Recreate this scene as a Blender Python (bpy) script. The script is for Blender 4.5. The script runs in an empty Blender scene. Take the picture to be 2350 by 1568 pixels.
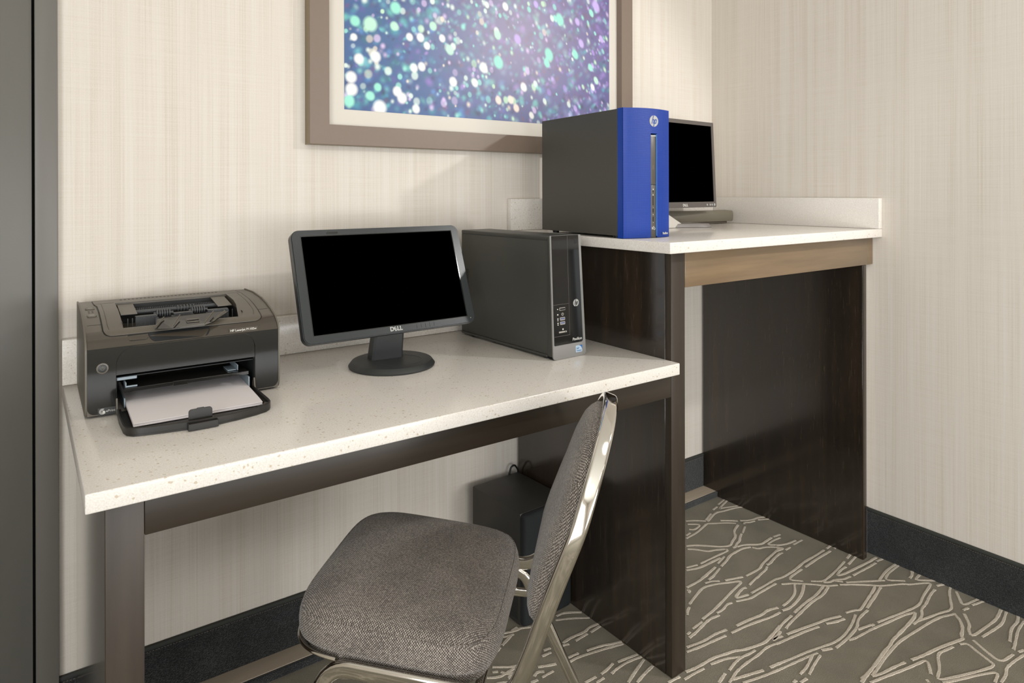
import bpy, bmesh, math, random
from mathutils import Vector, Matrix
random.seed(7)
sc = bpy.context.scene
COL = sc.collection
PI = math.pi

# ------------------------------------------------------------------ camera
CF, CYAW, CPIT, CROL, CV0, CD, CH = 1561.6531, .6240, -.0009, -.0019, 443.4238, 1.7231, 1.1624
cam = bpy.data.cameras.new('camera'); camo = bpy.data.objects.new('camera', cam); COL.objects.link(camo)
cam.sensor_width = 36; cam.sensor_fit = 'HORIZONTAL'
cam.lens = CF / 2350 * 36
cam.shift_y = -(784 - CV0) / 2350
cam.clip_start = .02
camo.matrix_world = (Matrix.Translation((0, -CD, CH)) @ Matrix.Rotation(-CYAW, 4, 'Z')
                     @ Matrix.Rotation(PI / 2 + CPIT, 4, 'X') @ Matrix.Rotation(CROL, 4, 'Z'))
sc.camera = camo

# ------------------------------------------------------------------ colour management, world
sc.view_settings.view_transform = 'Standard'
sc.view_settings.look = 'None'
sc.view_settings.gamma = 1
sc.view_settings.use_curve_mapping = False
sc.view_settings.exposure = -.17
w = bpy.data.worlds.new('world'); sc.world = w; w.use_nodes = True
w.node_tree.nodes['Background'].inputs[0].default_value = (.85, .92, 1, 1)
w.node_tree.nodes['Background'].inputs[1].default_value = .6

# ------------------------------------------------------------------ lights (ceiling lamps, key and low lamps, left daylight, added front fill)
def area(name, loc, size, power, color, rot=(0, 0, 0), shape='DISK'):
    l = bpy.data.lights.new(name, 'AREA'); l.shape = shape; l.size = size; l.energy = power; l.color = color
    o = bpy.data.objects.new(name, l); o.location = loc; o.rotation_euler = rot; COL.objects.link(o); return o
CEIL = 2.62
XWL = -1.5
KEY = Vector((2.05, -1.62, 1.87))     # lamp standing beside the right-hand wall, aimed at the desks
kl = bpy.data.lights.new('key_lamp', 'SPOT'); kl.energy = 46; kl.color = (1, .985, .97); kl.shadow_soft_size = .035
kl.spot_size = math.radians(84); kl.spot_blend = .45
ko = bpy.data.objects.new('key_lamp', kl); COL.objects.link(ko); ko.location = KEY
ko.rotation_euler = (Vector((1.02, 0, .95)) - KEY).to_track_quat('-Z', 'Y').to_euler()
LAMPS = [(-.4, -2.6), (1.4, -1.9), (-.3, -3.6), (1.3, -3.9), (2.9, -4.4)]
for x, y in LAMPS:
    area('downlight', (x, y, CEIL - .03), .5, 3.2, (1, .985, .96))

wl_ = area('daylight_and_fill', (.9, -5.17, .85), 3.0, 78, (.97, .98, 1), (PI / 2, 0, 0), 'RECTANGLE'); wl_.data.size_y = 1.5  # added frontal fill; the window it stands in is made up
wl_ = area('daylight_and_fill', (XWL + .03, -3.25, 1.20), 2.2, 112, (.95, .98, 1), (PI / 2, 0, -PI / 2), 'RECTANGLE'); wl_.data.size_y = 1.9
area('low_lamp', (1.9, -3.7, .62), .7, 20, (1, .97, .93), (Vector((.95, 0, .35)) - Vector((1.9, -3.7, .62))).to_track_quat('-Z', 'Y').to_euler())

# ------------------------------------------------------------------ helpers
def lin(c):
    return tuple((v / 12.92 if v <= .04045 else ((v + .055) / 1.055) ** 2.4) for v in (q / 255 for q in c)) + (1,)

def new_mat(name):
    m = bpy.data.materials.new(name); m.use_nodes = True
    nt = m.node_tree; b = nt.nodes['Principled BSDF']
    return m, nt, b

def mat(name, rgb, rough=.5, metal=0, spec=.5, coat=0, coat_rough=.1, noise=0, nscale=40, bump=0, bscale=200, alpha=1, trans=0, emit=0, stretch=(1, 1, 1)):
    m, nt, b = new_mat(name)
    b.inputs['Base Color'].default_value = lin(rgb); b.inputs['Roughness'].default_value = rough
    b.inputs['Metallic'].default_value = metal; b.inputs['Specular IOR Level'].default_value = spec
    b.inputs['Coat Weight'].default_value = coat; b.inputs['Coat Roughness'].default_value = coat_rough
    b.inputs['Transmission Weight'].default_value = trans; b.inputs['Alpha'].default_value = alpha
    if emit:
        b.inputs['Emission Color'].default_value = lin(rgb); b.inputs['Emission Strength'].default_value = emit
    tc = nt.nodes.new('ShaderNodeTexCoord'); mp = nt.nodes.new('ShaderNodeMapping'); mp.inputs['Scale'].default_value = stretch
    nt.links.new(tc.outputs['Object'], mp.inputs[0])
    n = nt.nodes.new('ShaderNodeTexNoise'); n.inputs['Scale'].default_value = nscale; n.inputs['Detail'].default_value = 4
    nt.links.new(mp.outputs[0], n.inputs[0])
    if noise:
        mx = nt.nodes.new('ShaderNodeMix'); mx.data_type = 'RGBA'
        c = lin(rgb); mx.inputs[6].default_value = tuple(q * (1 - noise) for q in c[:3]) + (1,)
        mx.inputs[7].default_value = tuple(min(1, q * (1 + noise)) for q in c[:3]) + (1,)
        nt.links.new(n.outputs[0], mx.inputs[0]); nt.links.new(mx.outputs[2], b.inputs['Base Color'])
    if bump:
        n2 = nt.nodes.new('ShaderNodeTexNoise'); n2.inputs['Scale'].default_value = bscale; n2.inputs['Detail'].default_value = 2
        nt.links.new(mp.outputs[0], n2.inputs[0])
        bp = nt.nodes.new('ShaderNodeBump'); bp.inputs['Strength'].default_value = bump; bp.inputs['Distance'].default_value = .001
        nt.links.new(n2.outputs[0], bp.inputs['Height']); nt.links.new(bp.outputs[0], b.inputs['Normal'])
    return m

def math_node(nt, op, a, b=None, c=None, clamp=False):
    n = nt.nodes.new('ShaderNodeMath'); n.operation = op; n.use_clamp = clamp
    for i, v in enumerate((a, b, c)):
        if v is None: continue
        if isinstance(v, (int, float)): n.inputs[i].default_value = v
        else: nt.links.new(v, n.inputs[i])
    return n.outputs[0]

def mixc(nt, fac, a, b):
    n = nt.nodes.new('ShaderNodeMix'); n.data_type = 'RGBA'
    for i, v in ((0, fac), (6, a), (7, b)):
        if isinstance(v, (tuple, float, int)): n.inputs[i].default_value = v
        else: nt.links.new(v, n.inputs[i])
    return n.outputs[2]

def ramp(nt, fac, stops):
    r = nt.nodes.new('ShaderNodeValToRGB'); e = r.color_ramp.elements
    while len(e) < len(stops): e.new(.5)
    for i, (p, c) in enumerate(stops): e[i].position = p; e[i].color = c if isinstance(c, tuple) else (c, c, c, 1)
    nt.links.new(fac, r.inputs[0]); return r.outputs[0]

def objcoord(nt, scale=(1, 1, 1)):
    tc = nt.nodes.new('ShaderNodeTexCoord'); mp = nt.nodes.new('ShaderNodeMapping'); mp.inputs['Scale'].default_value = scale
    nt.links.new(tc.outputs['Object'], mp.inputs[0]); return mp.outputs[0]

def setbump(nt, b, h, strength=.3, dist=.001):
    bp = nt.nodes.new('ShaderNodeBump'); bp.inputs['Strength'].default_value = strength; bp.inputs['Distance'].default_value = dist
    nt.links.new(h, bp.inputs['Height']); nt.links.new(bp.outputs[0], b.inputs['Normal'])

# ---- wallpaper: woven beige vinyl with uneven vertical threads
def wallpaper():
    m, nt, b = new_mat('woven_wallpaper')
    tc = nt.nodes.new('ShaderNodeTexCoord'); s = nt.nodes.new('ShaderNodeSeparateXYZ'); nt.links.new(tc.outputs['Object'], s.inputs[0])
    u = math_node(nt, 'ADD', s.outputs[0], s.outputs[1]); z = s.outputs[2]
    def n1(uscale, zscale, seed, detail=2):
        cb = nt.nodes.new('ShaderNodeCombineXYZ')
        nt.links.new(math_node(nt, 'MULTIPLY', u, uscale), cb.inputs[0]); nt.links.new(math_node(nt, 'MULTIPLY', z, zscale), cb.inputs[1])
        cb.inputs[2].default_value = seed
        n = nt.nodes.new('ShaderNodeTexNoise'); n.inputs['Scale'].default_value = 1; n.inputs['Detail'].default_value = detail
        nt.links.new(cb.outputs[0], n.inputs[0]); return n.outputs[0]
    wide = n1(45, .3, 1); fine = n1(330, 2.0, 5); horiz = n1(6, 420, 9); blot = n1(520, 520, 3, 0)
    f = math_node(nt, 'ADD', math_node(nt, 'MULTIPLY', wide, .42), math_node(nt, 'MULTIPLY', fine, .58))
    f = math_node(nt, 'ADD', f, math_node(nt, 'MULTIPLY', math_node(nt, 'SUBTRACT', horiz, .5), .30))
    f = math_node(nt, 'ADD', f, math_node(nt, 'MULTIPLY', math_node(nt, 'SUBTRACT', blot, .5), .22))
    c = ramp(nt, f, [(.28, lin((196, 187, 173))), (.48, lin((207, 199, 188))), (.70, lin((212, 206, 197)))])
    nt.links.new(c, b.inputs['Base Color']); b.inputs['Roughness'].default_value = .62; b.inputs['Specular IOR Level'].default_value = .3
    setbump(nt, b, f, .35, .0008)
    return m

# ---- quartz: cream stone with amber flecks
def quartz():
    m, nt, b = new_mat('cream_quartz')
    v = objcoord(nt)
    def vor(scale, thr, soft, seed):
        n0 = nt.nodes.new('ShaderNodeTexNoise'); n0.inputs['Scale'].default_value = scale * 1.3; nt.links.new(v, n0.inputs[0])
        add = nt.nodes.new('ShaderNodeVectorMath'); add.operation = 'MULTIPLY_ADD'
        nt.links.new(n0.outputs[1], add.inputs[0]); add.inputs[1].default_value = (.9 / scale,) * 3; nt.links.new(v, add.inputs[2])
        x = nt.nodes.new('ShaderNodeTexVoronoi'); x.inputs['Scale'].default_value = scale
        off = nt.nodes.new('ShaderNodeVectorMath'); off.operation = 'ADD'; nt.links.new(add.outputs[0], off.inputs[0]); off.inputs[1].default_value = (seed, seed * .7, seed * 1.3)
        nt.links.new(off.outputs[0], x.inputs[0])
        sep = nt.nodes.new('ShaderNodeSeparateColor'); nt.links.new(x.outputs['Color'], sep.inputs[0])
        rad = math_node(nt, 'MULTIPLY', math_node(nt, 'SUBTRACT', sep.outputs[0], thr, clamp=True), .9)
        return math_node(nt, 'MULTIPLY', math_node(nt, 'SUBTRACT', rad, x.outputs['Distance'], clamp=True), soft, clamp=True), sep.outputs[1]
    a, ra = vor(150, .55, 9, 3.1); c2, rb = vor(320, .55, 7, 7.7); c3, rc = vor(90, .78, 14, 1.3)
    big = nt.nodes.new('ShaderNodeTexNoise'); big.inputs['Scale'].default_value = 6; nt.links.new(v, big.inputs[0])
    fine = nt.nodes.new('ShaderNodeTexNoise'); fine.inputs['Scale'].default_value = 420; nt.links.new(v, fine.inputs[0])
    base = ramp(nt, fine.outputs[0], [(.35, lin((208, 202, 193))), (.65, lin((221, 216, 209)))])
    fl = mixc(nt, ra, lin((190, 170, 138)), lin((160, 138, 108)))
    col = mixc(nt, math_node(nt, 'MULTIPLY', a, .62), base, fl)
    col = mixc(nt, math_node(nt, 'MULTIPLY', c2, .42), col, lin((176, 160, 136)))
    col = mixc(nt, math_node(nt, 'MULTIPLY', c3, .5), col, lin((228, 226, 221)))
    nt.links.new(col, b.inputs['Base Color']); b.inputs['Roughness'].default_value = .17; b.inputs['Specular IOR Level'].default_value = .5
    return m

# ---- espresso stained wood
def wood(name, c0, c1, c2, rough, axis, scratch=.0, coat=.5, bump=.12):
    m, nt, b = new_mat(name)
    sc_ = {'z': (38, 38, 2.2), 'x': (2.2, 38, 38), 'y': (38, 2.2, 38)}[axis]
    v = objcoord(nt, sc_)
    n = nt.nodes.new('ShaderNodeTexNoise'); n.inputs['Scale'].default_value = 1; n.inputs['Detail'].default_value = 8; n.inputs['Roughness'].default_value = .65
    nt.links.new(v, n.inputs[0])
    v2 = objcoord(nt, tuple(q * .09 for q in sc_))
    n2 = nt.nodes.new('ShaderNodeTexNoise'); n2.inputs['Scale'].default_value = 1; n2.inputs['Detail'].default_value = 3; nt.links.new(v2, n2.inputs[0])
    v3 = objcoord(nt, tuple(q * 9 for q in sc_))
    n3 = nt.nodes.new('ShaderNodeTexNoise'); n3.inputs['Scale'].default_value = 1; n3.inputs['Detail'].default_value = 2; nt.links.new(v3, n3.inputs[0])
    f = math_node(nt, 'ADD', math_node(nt, 'MULTIPLY', n.outputs[0], .5), math_node(nt, 'MULTIPLY', n2.outputs[0], .5))
    c = ramp(nt, f, [(.36, lin(c0)), (.5, lin(c1)), (.66, lin(c2))])
    if scratch:
        sm = ramp(nt, n3.outputs[0], [(.60, 0.0), (.74, 1.0)])
        c = mixc(nt, math_node(nt, 'MULTIPLY', sm, scratch), c, lin((150, 132, 110)))
    nt.links.new(c, b.inputs['Base Color'])
    b.inputs['Roughness'].default_value = rough; b.inputs['Coat Weight'].default_value = coat; b.inputs['Coat Roughness'].default_value = .12
    setbump(nt, b, n.outputs[0], bump, .0006)
    return m

# ---- carpets
def carpet(name, c0, c1, c2, scale=700):
    m, nt, b = new_mat(name); v = objcoord(nt)
    n = nt.nodes.new('ShaderNodeTexNoise'); n.inputs['Scale'].default_value = scale; n.inputs['Detail'].default_value = 3; nt.links.new(v, n.inputs[0])
    n2 = nt.nodes.new('ShaderNodeTexNoise'); n2.inputs['Scale'].default_value = 9; n2.inputs['Detail'].default_value = 5; nt.links.new(v, n2.inputs[0])
    f = math_node(nt, 'ADD', math_node(nt, 'MULTIPLY', n.outputs[0], .75), math_node(nt, 'MULTIPLY', n2.outputs[0], .25))
    nt.links.new(ramp(nt, f, [(.36, lin(c0)), (.5, lin(c1)), (.66, lin(c2))]), b.inputs['Base Color'])
    b.inputs['Roughness'].default_value = .95; b.inputs['Specular IOR Level'].default_value = .1
    b.inputs['Sheen Weight'].default_value = .25; b.inputs['Sheen Roughness'].default_value = .5
    setbump(nt, b, n.outputs[0], .9, .004)
    return m

# ---- tweed: light and dark threads in a basket weave, mapped by UV in metres
def tweed():
    m, nt, b = new_mat('grey_tweed')
    uv = nt.nodes.new('ShaderNodeUVMap'); s = nt.nodes.new('ShaderNodeSeparateXYZ'); nt.links.new(uv.outputs[0], s.inputs[0])
    def stripe(a, k, ph=0): return math_node(nt, 'SINE', math_node(nt, 'ADD', math_node(nt, 'MULTIPLY', a, k), ph))
    k = 2 * PI / .0040
    p = math_node(nt, 'MULTIPLY', stripe(s.outputs[0], k), stripe(s.outputs[1], k))
    v = objcoord(nt); n = nt.nodes.new('ShaderNodeTexNoise'); n.inputs['Scale'].default_value = 330; n.inputs['Detail'].default_value = 3; nt.links.new(v, n.inputs[0])
    n2 = nt.nodes.new('ShaderNodeTexNoise'); n2.inputs['Scale'].default_value = 14; nt.links.new(v, n2.inputs[0])
    f = math_node(nt, 'ADD', math_node(nt, 'MULTIPLY', p, .5), math_node(nt, 'MULTIPLY', math_node(nt, 'SUBTRACT', n.outputs[0], .5), 1.3))
    f = math_node(nt, 'ADD', f, math_node(nt, 'MULTIPLY', math_node(nt, 'SUBTRACT', n2.outputs[0], .5), .35))
    f = math_node(nt, 'ADD', f, .42)
    nt.links.new(ramp(nt, f, [(.18, lin((72, 66, 62))), (.5, lin((108, 101, 95))), (.85, lin((176, 166, 154)))]), b.inputs['Base Color'])
    b.inputs['Roughness'].default_value = .9; b.inputs['Specular IOR Level'].default_value = .15; b.inputs['Sheen Weight'].default_value = .2
    setbump(nt, b, f, .5, .001)
    return m

M = {}
M['wall'] = wallpaper()
M['quartz'] = quartz()
M['wood_z'] = wood('espresso_wood', (40, 33, 25), (50, 41, 32), (62, 52, 40), .42, 'z', 0, 0)
M['wood_panel'] = wood('worn_espresso_panel', (30, 25, 20), (40, 33, 26), (60, 46, 35), .22, 'z', .08, .8, .008)
M['wood_x'] = wood('espresso_rail', (38, 31, 23), (46, 38, 29), (58, 48, 37), .42, 'x', 0, 0)
M['wood_x_lit'] = wood('lit_espresso_rail', (92, 76, 56), (110, 91, 68), (128, 106, 80), .34, 'x', 0, .3)  # espresso wood again, with the light falling on it put into the colour
M['wood_y'] = wood('espresso_end', (40, 33, 25), (50, 41, 32), (66, 54, 42), .18, 'z', .12, 1.0, .04)
M['raw_wood'] = wood('raw_board', (168, 152, 132), (184, 168, 148), (196, 182, 164), .7, 'x', 0, 0)
M['carpet'] = carpet('taupe_carpet', (94, 88, 72), (124, 116, 97), (152, 143, 122))
M['carpet_line'] = carpet('cream_carpet_line', (176, 164, 146), (200, 188, 170), (216, 206, 190), 500)
M['base'] = carpet('charcoal_carpet_base', (16, 18, 18), (34, 36, 36), (64, 66, 65), 420)
M['binding'] = mat('binding_tape', (46, 48, 44), .8)
M['ceiling'] = mat('ceiling_paint', (238, 234, 226), .9)
M['trim_dark'] = mat('charcoal_door_paint', (92, 90, 84), .38, spec=.5, noise=.06, nscale=5, stretch=(6, 6, 1))
M['trim_dark2'] = mat('charcoal_casing_paint', (100, 97, 91), .38, spec=.5, noise=.06, nscale=5, stretch=(6, 6, 1))
M['black_gap'] = mat('gap_black', (12, 12, 11), .8)
M['chrome'] = mat('chrome', (225, 222, 216), .08, metal=1, bump=.03, bscale=30)
M['tweed'] = tweed()
M['screen'] = mat('screen_black', (0, 0, 0), 1, spec=0)
M['mon_black'] = mat('monitor_black', (40, 44, 45), .30, spec=.4)
M['mon_matte'] = mat('matte_black_plastic', (44, 46, 46), .45, bump=.15, bscale=900)
M['mon_grey'] = mat('graphite_bezel', (86, 80, 76), .45, bump=.1, bscale=900)
M['silver'] = mat('silver_plastic', (205, 200, 192), .4)
M['grey_base'] = mat('grey_stand_plastic', (116, 111, 107), .45)
M['tower'] = mat('tower_steel', (68, 66, 60), .42, spec=.35, bump=.12, bscale=1500)
M['tower2'] = mat('tower_steel_dark', (58, 58, 53), .40, spec=.35, bump=.12, bscale=1500)
M['gloss'] = mat('gloss_black', (16, 17, 17), .08, coat=.6)
M['gloss2'] = mat('gloss_black_door', (22, 23, 22), .06, coat=.6)
M['silver_paint'] = mat('silver_paint', (124, 122, 119), .35)
M['port'] = mat('port_black', (14, 14, 14), .5)
M['usb'] = mat('usb_blue', (86, 96, 130), .5)
M['metal'] = mat('port_metal', (190, 186, 178), .3, metal=.6)
M['logo'] = mat('logo_grey', (158, 158, 154), .5)
M['logo_white'] = mat('print_white', (196, 194, 188), .5)
M['sticker'] = mat('sticker_pale', (158, 176, 190), .4)
M['sticker_blue'] = mat('sticker_blue', (28, 92, 158), .4)
M['slot'] = mat('slot_graphite', (74, 70, 63), .4)
M['sub'] = mat('subwoofer_vinyl', (52, 50, 46), .5, bump=.1, bscale=500)
M['sub_cloth'] = mat('speaker_cloth', (24, 27, 29), .85, bump=.5, bscale=1500)
M['bar'] = mat('speaker_bar', (104, 98, 84), .5, bump=.2, bscale=1500)
M['bar2'] = mat('speaker_bar_foot', (84, 76, 66), .5)
M['p_body'] = mat('printer_matte', (88, 82, 72), .36, spec=.5, bump=.08, bscale=1500)
M['p_side'] = mat('printer_side', (94, 88, 78), .45, bump=.1, bscale=1200)
M['p_gloss'] = mat('printer_gloss', (26, 26, 24), .08, spec=.5)
M['p_shoulder_sheen'] = mat('printer_shoulder_sheen', (66, 60, 52), .14, spec=.6)  # lighter than the gloss front: the ceiling's reflection is in the colour
M['p_tray'] = mat('tray_black', (36, 34, 31), .4, bump=.1, bscale=900)
M['p_dark'] = mat('printer_cavity', (22, 24, 25), .6)
M['p_rib'] = mat('printer_rib', (70, 72, 74), .45)
M['p_smoke'] = mat('smoke_plastic', (30, 29, 27), .10, spec=.7, coat=.3, alpha=.88)
M['p_blue'] = mat('paper_guide_plastic', (128, 140, 148), .35)
M['seam'] = mat('seam_black', (14, 14, 13), .5)
M['paper'] = mat('copy_paper', (222, 216, 216), .85, spec=.2)
M['frame'] = mat('bronze_frame', (118, 103, 91), .42, spec=.5, noise=.04, nscale=60)
M['frame_side'] = mat('frame_gold_side', (128, 112, 84), .35, metal=.3)
M['mat'] = mat('mat_board', (205, 199, 188), .85)
M['cable'] = mat('cable_black', (16, 16, 16), .5)
M['lamp'] = mat('lamp_diffuser', (255, 244, 226), .5, emit=3)
M['lamp_ring'] = mat('lamp_ring', (230, 228, 222), .4)

def blue_bezel():
    m, nt, b = new_mat('blue_dimpled_plastic')
    tc = nt.nodes.new('ShaderNodeTexCoord'); s = nt.nodes.new('ShaderNodeSeparateXYZ'); nt.links.new(tc.outputs['Object'], s.inputs[0])
    k = 2 * PI / .0042
    d = math_node(nt, 'MULTIPLY', math_node(nt, 'SINE', math_node(nt, 'MULTIPLY', s.outputs[0], k)), math_node(nt, 'SINE', math_node(nt, 'MULTIPLY', s.outputs[2], k)))
    dots = ramp(nt, math_node(nt, 'ABSOLUTE', d), [(.35, 0.0), (.62, 1.0)])
    c = mixc(nt, dots, lin((12, 58, 148)), lin((4, 32, 104)))
    nt.links.new(c, b.inputs['Base Color']); b.inputs['Roughness'].default_value = .38; b.inputs['Specular IOR Level'].default_value = .3
    setbump(nt, b, math_node(nt, 'MULTIPLY', math_node(nt, 'ABSOLUTE', d), -1.0), .35, .0006)
    return m
M['blue'] = blue_bezel()
M['blue_plain'] = mat('blue_plastic', (30, 66, 140), .35)
M['blue_edge'] = mat('blue_plastic_edge', (70, 120, 190), .35)

def setp(o, label=None, cat=None, group=None, kind=None):
    if label: o['label'] = label
    if cat: o['category'] = cat
    if group: o['group'] = group
    if kind: o['kind'] = kind
    return o

def obj(name, bm, m, parent=None, smooth=40, label=None, mats=None):
    bmesh.ops.remove_doubles(bm, verts=bm.verts, dist=1e-7)
    bmesh.ops.recalc_face_normals(bm, faces=bm.faces)
    me = bpy.data.meshes.new(name); bm.to_mesh(me); bm.free()
    for mm in ([m] if mats is None else mats): me.materials.append(M[mm])
    if smooth:
        for p in me.polygons: p.use_smooth = True
        me.set_sharp_from_angle(angle=math.radians(smooth))
    o = bpy.data.objects.new(name, me); COL.objects.link(o)
    if parent: o.parent = parent
    if label: o['label'] = label
    return o

def thing(name, label, cat, loc=(0, 0, 0), rz=0, group=None):
    o = bpy.data.objects.new(name, None); COL.objects.link(o); o.location = loc; o.rotation_euler = (0, 0, rz); o.empty_display_size = .05
    return setp(o, label, cat, group)

def struct(name, bm, m, parent=None, **k):
    o = obj(name, bm, m, parent, **k)
    if not parent: o['kind'] = 'structure'
    return o

def B(): return bmesh.new()

def box(bm, x0, x1, y0, y1, z0, z1, bev=0, seg=2, mx=None, mi=0):
    r = bmesh.ops.create_cube(bm, size=1)
    vs = r['verts']
    for v in vs: v.co = Vector(((x0 + x1) / 2 + v.co.x * (x1 - x0), (y0 + y1) / 2 + v.co.y * (y1 - y0), (z0 + z1) / 2 + v.co.z * (z1 - z0)))
    fs = list({f for v in vs for f in v.link_faces})
    for f in fs: f.material_index = mi
    if bev:
        es = list({e for v in vs for e in v.link_edges})
        r2 = bmesh.ops.bevel(bm, geom=es, offset=bev, segments=seg, affect='EDGES', profile=.5)
        vs = list({v for f in r2['faces'] for v in f.verts} | {v for v in vs if v.is_valid})
        for f in r2['faces']: f.material_index = mi
    if mx is not None:
        bmesh.ops.transform(bm, matrix=mx, verts=[v for v in vs if v.is_valid])
    return vs

def prism(bm, pts, fn0, fn1, mi=0):
    """closed outline pts; fn0/fn1 map a 2-D point to the two ends"""
    a = [bm.verts.new(fn0(p)) for p in pts]; b = [bm.verts.new(fn1(p)) for p in pts]
    n = len(pts)
    fs = [bm.faces.new(a), bm.faces.new(b[::-1])]
    for i in range(n): fs.append(bm.faces.new((a[i], a[(i + 1) % n], b[(i + 1) % n], b[i])))
    for f in fs: f.material_index = mi
    return a + b

def rrect(x0, x1, z0, z1, r, n=6):
    """rounded rectangle; r is one radius or (bl, br, tr, tl)"""
    if not isinstance(r, tuple): r = (r,) * 4
    out = []
    for (cx, cz, a0, q) in ((x0, z0, PI, 0), (x1, z0, 1.5 * PI, 1), (x1, z1, 0, 2), (x0, z1, .5 * PI, 3)):
        rr = max(r[q], 1e-5); sx = 1 if q in (0, 3) else -1; sz = 1 if q in (0, 1) else -1
        ox, oz = cx + sx * rr, cz + sz * rr
        for i in range(n + 1):
            t = a0 + .5 * PI * i / n
            out.append((ox + rr * math.cos(t), oz + rr * math.sin(t)))
    return out

def slab(bm, pts, y0, y1, mi=0):      # outline in x/z, thickness in y
    return prism(bm, pts, lambda p: (p[0], y0, p[1]), lambda p: (p[0], y1, p[1]), mi)

def plate(bm, pts, z0, z1, mi=0):     # outline in x/y, thickness in z
    return prism(bm, pts, lambda p: (p[0], p[1], z0), lambda p: (p[0], p[1], z1), mi)

def ring(bm, outer, inner, y0, y1, mi=0):   # frame between two outlines of equal length, in x/z
    n = len(outer)
    V = [[bm.verts.new((p[0], y, p[1])) for p in o] for o in (outer, inner) for y in (y0, y1)]
    for i in range(n):
        j = (i + 1) % n
        for a, b_ in ((0, 1), (1, 3), (3, 2), (2, 0)):
            f = bm.faces.new((V[a][i], V[a][j], V[b_][j], V[b_][i])); f.material_index = mi

def lathe(bm, prof, seg=48, cx=0, cy=0, sx=1, sy=1, mi=0):
    rows = []
    for r, z in prof: rows.append([bm.verts.new((cx + r * sx * math.cos(2 * PI * i / seg), cy + r * sy * math.sin(2 * PI * i / seg), z)) for i in range(seg)])
    for a, b_ in zip(rows, rows[1:]):
        for i in range(seg): bm.faces.new((a[i], a[(i + 1) % seg], b_[(i + 1) % seg], b_[i])).material_index = mi
    bm.faces.new(rows[0]).material_index = mi; bm.faces.new(rows[-1][::-1]).material_index = mi

def cyl(bm, p0, p1, r, seg=16, mi=0, r1=None):
    p0, p1 = Vector(p0), Vector(p1); d = (p1 - p0).normalized()
    u = d.orthogonal().normalized(); v = d.cross(u); r1 = r if r1 is None else r1
    A = [bm.verts.new(p0 + (u * math.cos(2 * PI * i / seg) + v * math.sin(2 * PI * i / seg)) * r) for i in range(seg)]
    Bv = [bm.verts.new(p1 + (u * math.cos(2 * PI * i / seg) + v * math.sin(2 * PI * i / seg)) * r1) for i in range(seg)]
    fs = [bm.faces.new(A), bm.faces.new(Bv[::-1])] + [bm.faces.new((A[i], A[(i + 1) % seg], Bv[(i + 1) % seg], Bv[i])) for i in range(seg)]
    for f in fs: f.material_index = mi

def fillet(P, R, n=7):
    P = [Vector(p) for p in P]; out = [P[0]]
    for i in range(1, len(P) - 1):
        r = R[i] if isinstance(R, (list, tuple)) else R
        a, b_, c = P[i - 1], P[i], P[i + 1]
        if r <= 0: out.append(b_); continue
        d1 = (a - b_).normalized(); d2 = (c - b_).normalized(); ang = d1.angle(d2)
        if ang > PI - .02: out.append(b_); continue
        t = r / math.tan(ang / 2); t = min(t, (a - b_).length * .49, (c - b_).length * .49); rr = t * math.tan(ang / 2)
        cen = b_ + (d1 + d2).normalized() * (rr / math.sin(ang / 2))
        s = b_ + d1 * t; e = b_ + d2 * t
        for k in range(n + 1):
            va, vb = s - cen, e - cen; w_ = va.angle(vb)
            q = (va * math.sin((1 - k / n) * w_) + vb * math.sin(k / n * w_)) / math.sin(w_) if w_ > 1e-3 else va
            out.append(cen + q)
    out.append(P[-1]); return out

def sweep(bm, path, sec, ref, mi=0, cap=True):
    """sec: outline (a,b); a runs along the transported reference axis"""
    path = [Vector(p) for p in path]; n = len(path); rows = []
    T = [(path[min(i + 1, n - 1)] - path[max(i - 1, 0)]).normalized() for i in range(n)]
    u = Vector(ref); u = (u - T[0] * u.dot(T[0])).normalized()
    for i in range(n):
        if i:
            q = T[i - 1].rotation_difference(T[i]); u = q @ u; u = (u - T[i] * u.dot(T[i])).normalized()
        v = T[i].cross(u)
        rows.append([bm.verts.new(path[i] + u * a + v * b_) for a, b_ in sec])
    m_ = len(sec)
    for r0, r1 in zip(rows, rows[1:]):
        for i in range(m_): bm.faces.new((r0[i], r0[(i + 1) % m_], r1[(i + 1) % m_], r1[i])).material_index = mi
    if cap: bm.faces.new(rows[0]); bm.faces.new(rows[-1][::-1])

def osec(w_, h_, r, n=4): return rrect(-w_ / 2, w_ / 2, -h_ / 2, h_ / 2, r, n)
def csec(r, n=10): return [(r * math.cos(2 * PI * i / n), r * math.sin(2 * PI * i / n)) for i in range(n)]

def text_bm(bm, body, size, mx, extrude=.0003, shear=0, bold=0, width=None, mi=0):
    """real letters on a surface; mx places the local x (reading) / y (up) / z (out) frame at the text centre"""
    cu = bpy.data.curves.new('t', 'FONT'); cu.body = body; cu.size = size; cu.extrude = extrude; cu.shear = shear; cu.offset = bold
    cu.align_x = 'CENTER'; cu.align_y = 'CENTER'; cu.resolution_u = 3
    o = bpy.data.objects.new('t', cu); COL.objects.link(o)
    dg = bpy.context.evaluated_depsgraph_get(); dg.update()
    me = bpy.data.meshes.new_from_object(o.evaluated_get(dg))
    xs = [v.co.x for v in me.vertices]; ys = [v.co.y for v in me.vertices]
    s = 1 if width is None else width / (max(xs) - min(xs)); cx = (max(xs) + min(xs)) / 2; cy = (max(ys) + min(ys)) / 2
    vs = []
    base = len(bm.verts)
    vm = [bm.verts.new(mx @ Vector(((v.co.x - cx) * s, (v.co.y - cy) * (s if width else 1), v.co.z + extrude))) for v in me.vertices]
    for p in me.polygons:
        try: f = bm.faces.new([vm[i] for i in p.vertices]); f.material_index = mi
        except ValueError: pass
    bpy.data.objects.remove(o); bpy.data.curves.remove(cu); bpy.data.meshes.remove(me)

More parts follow.
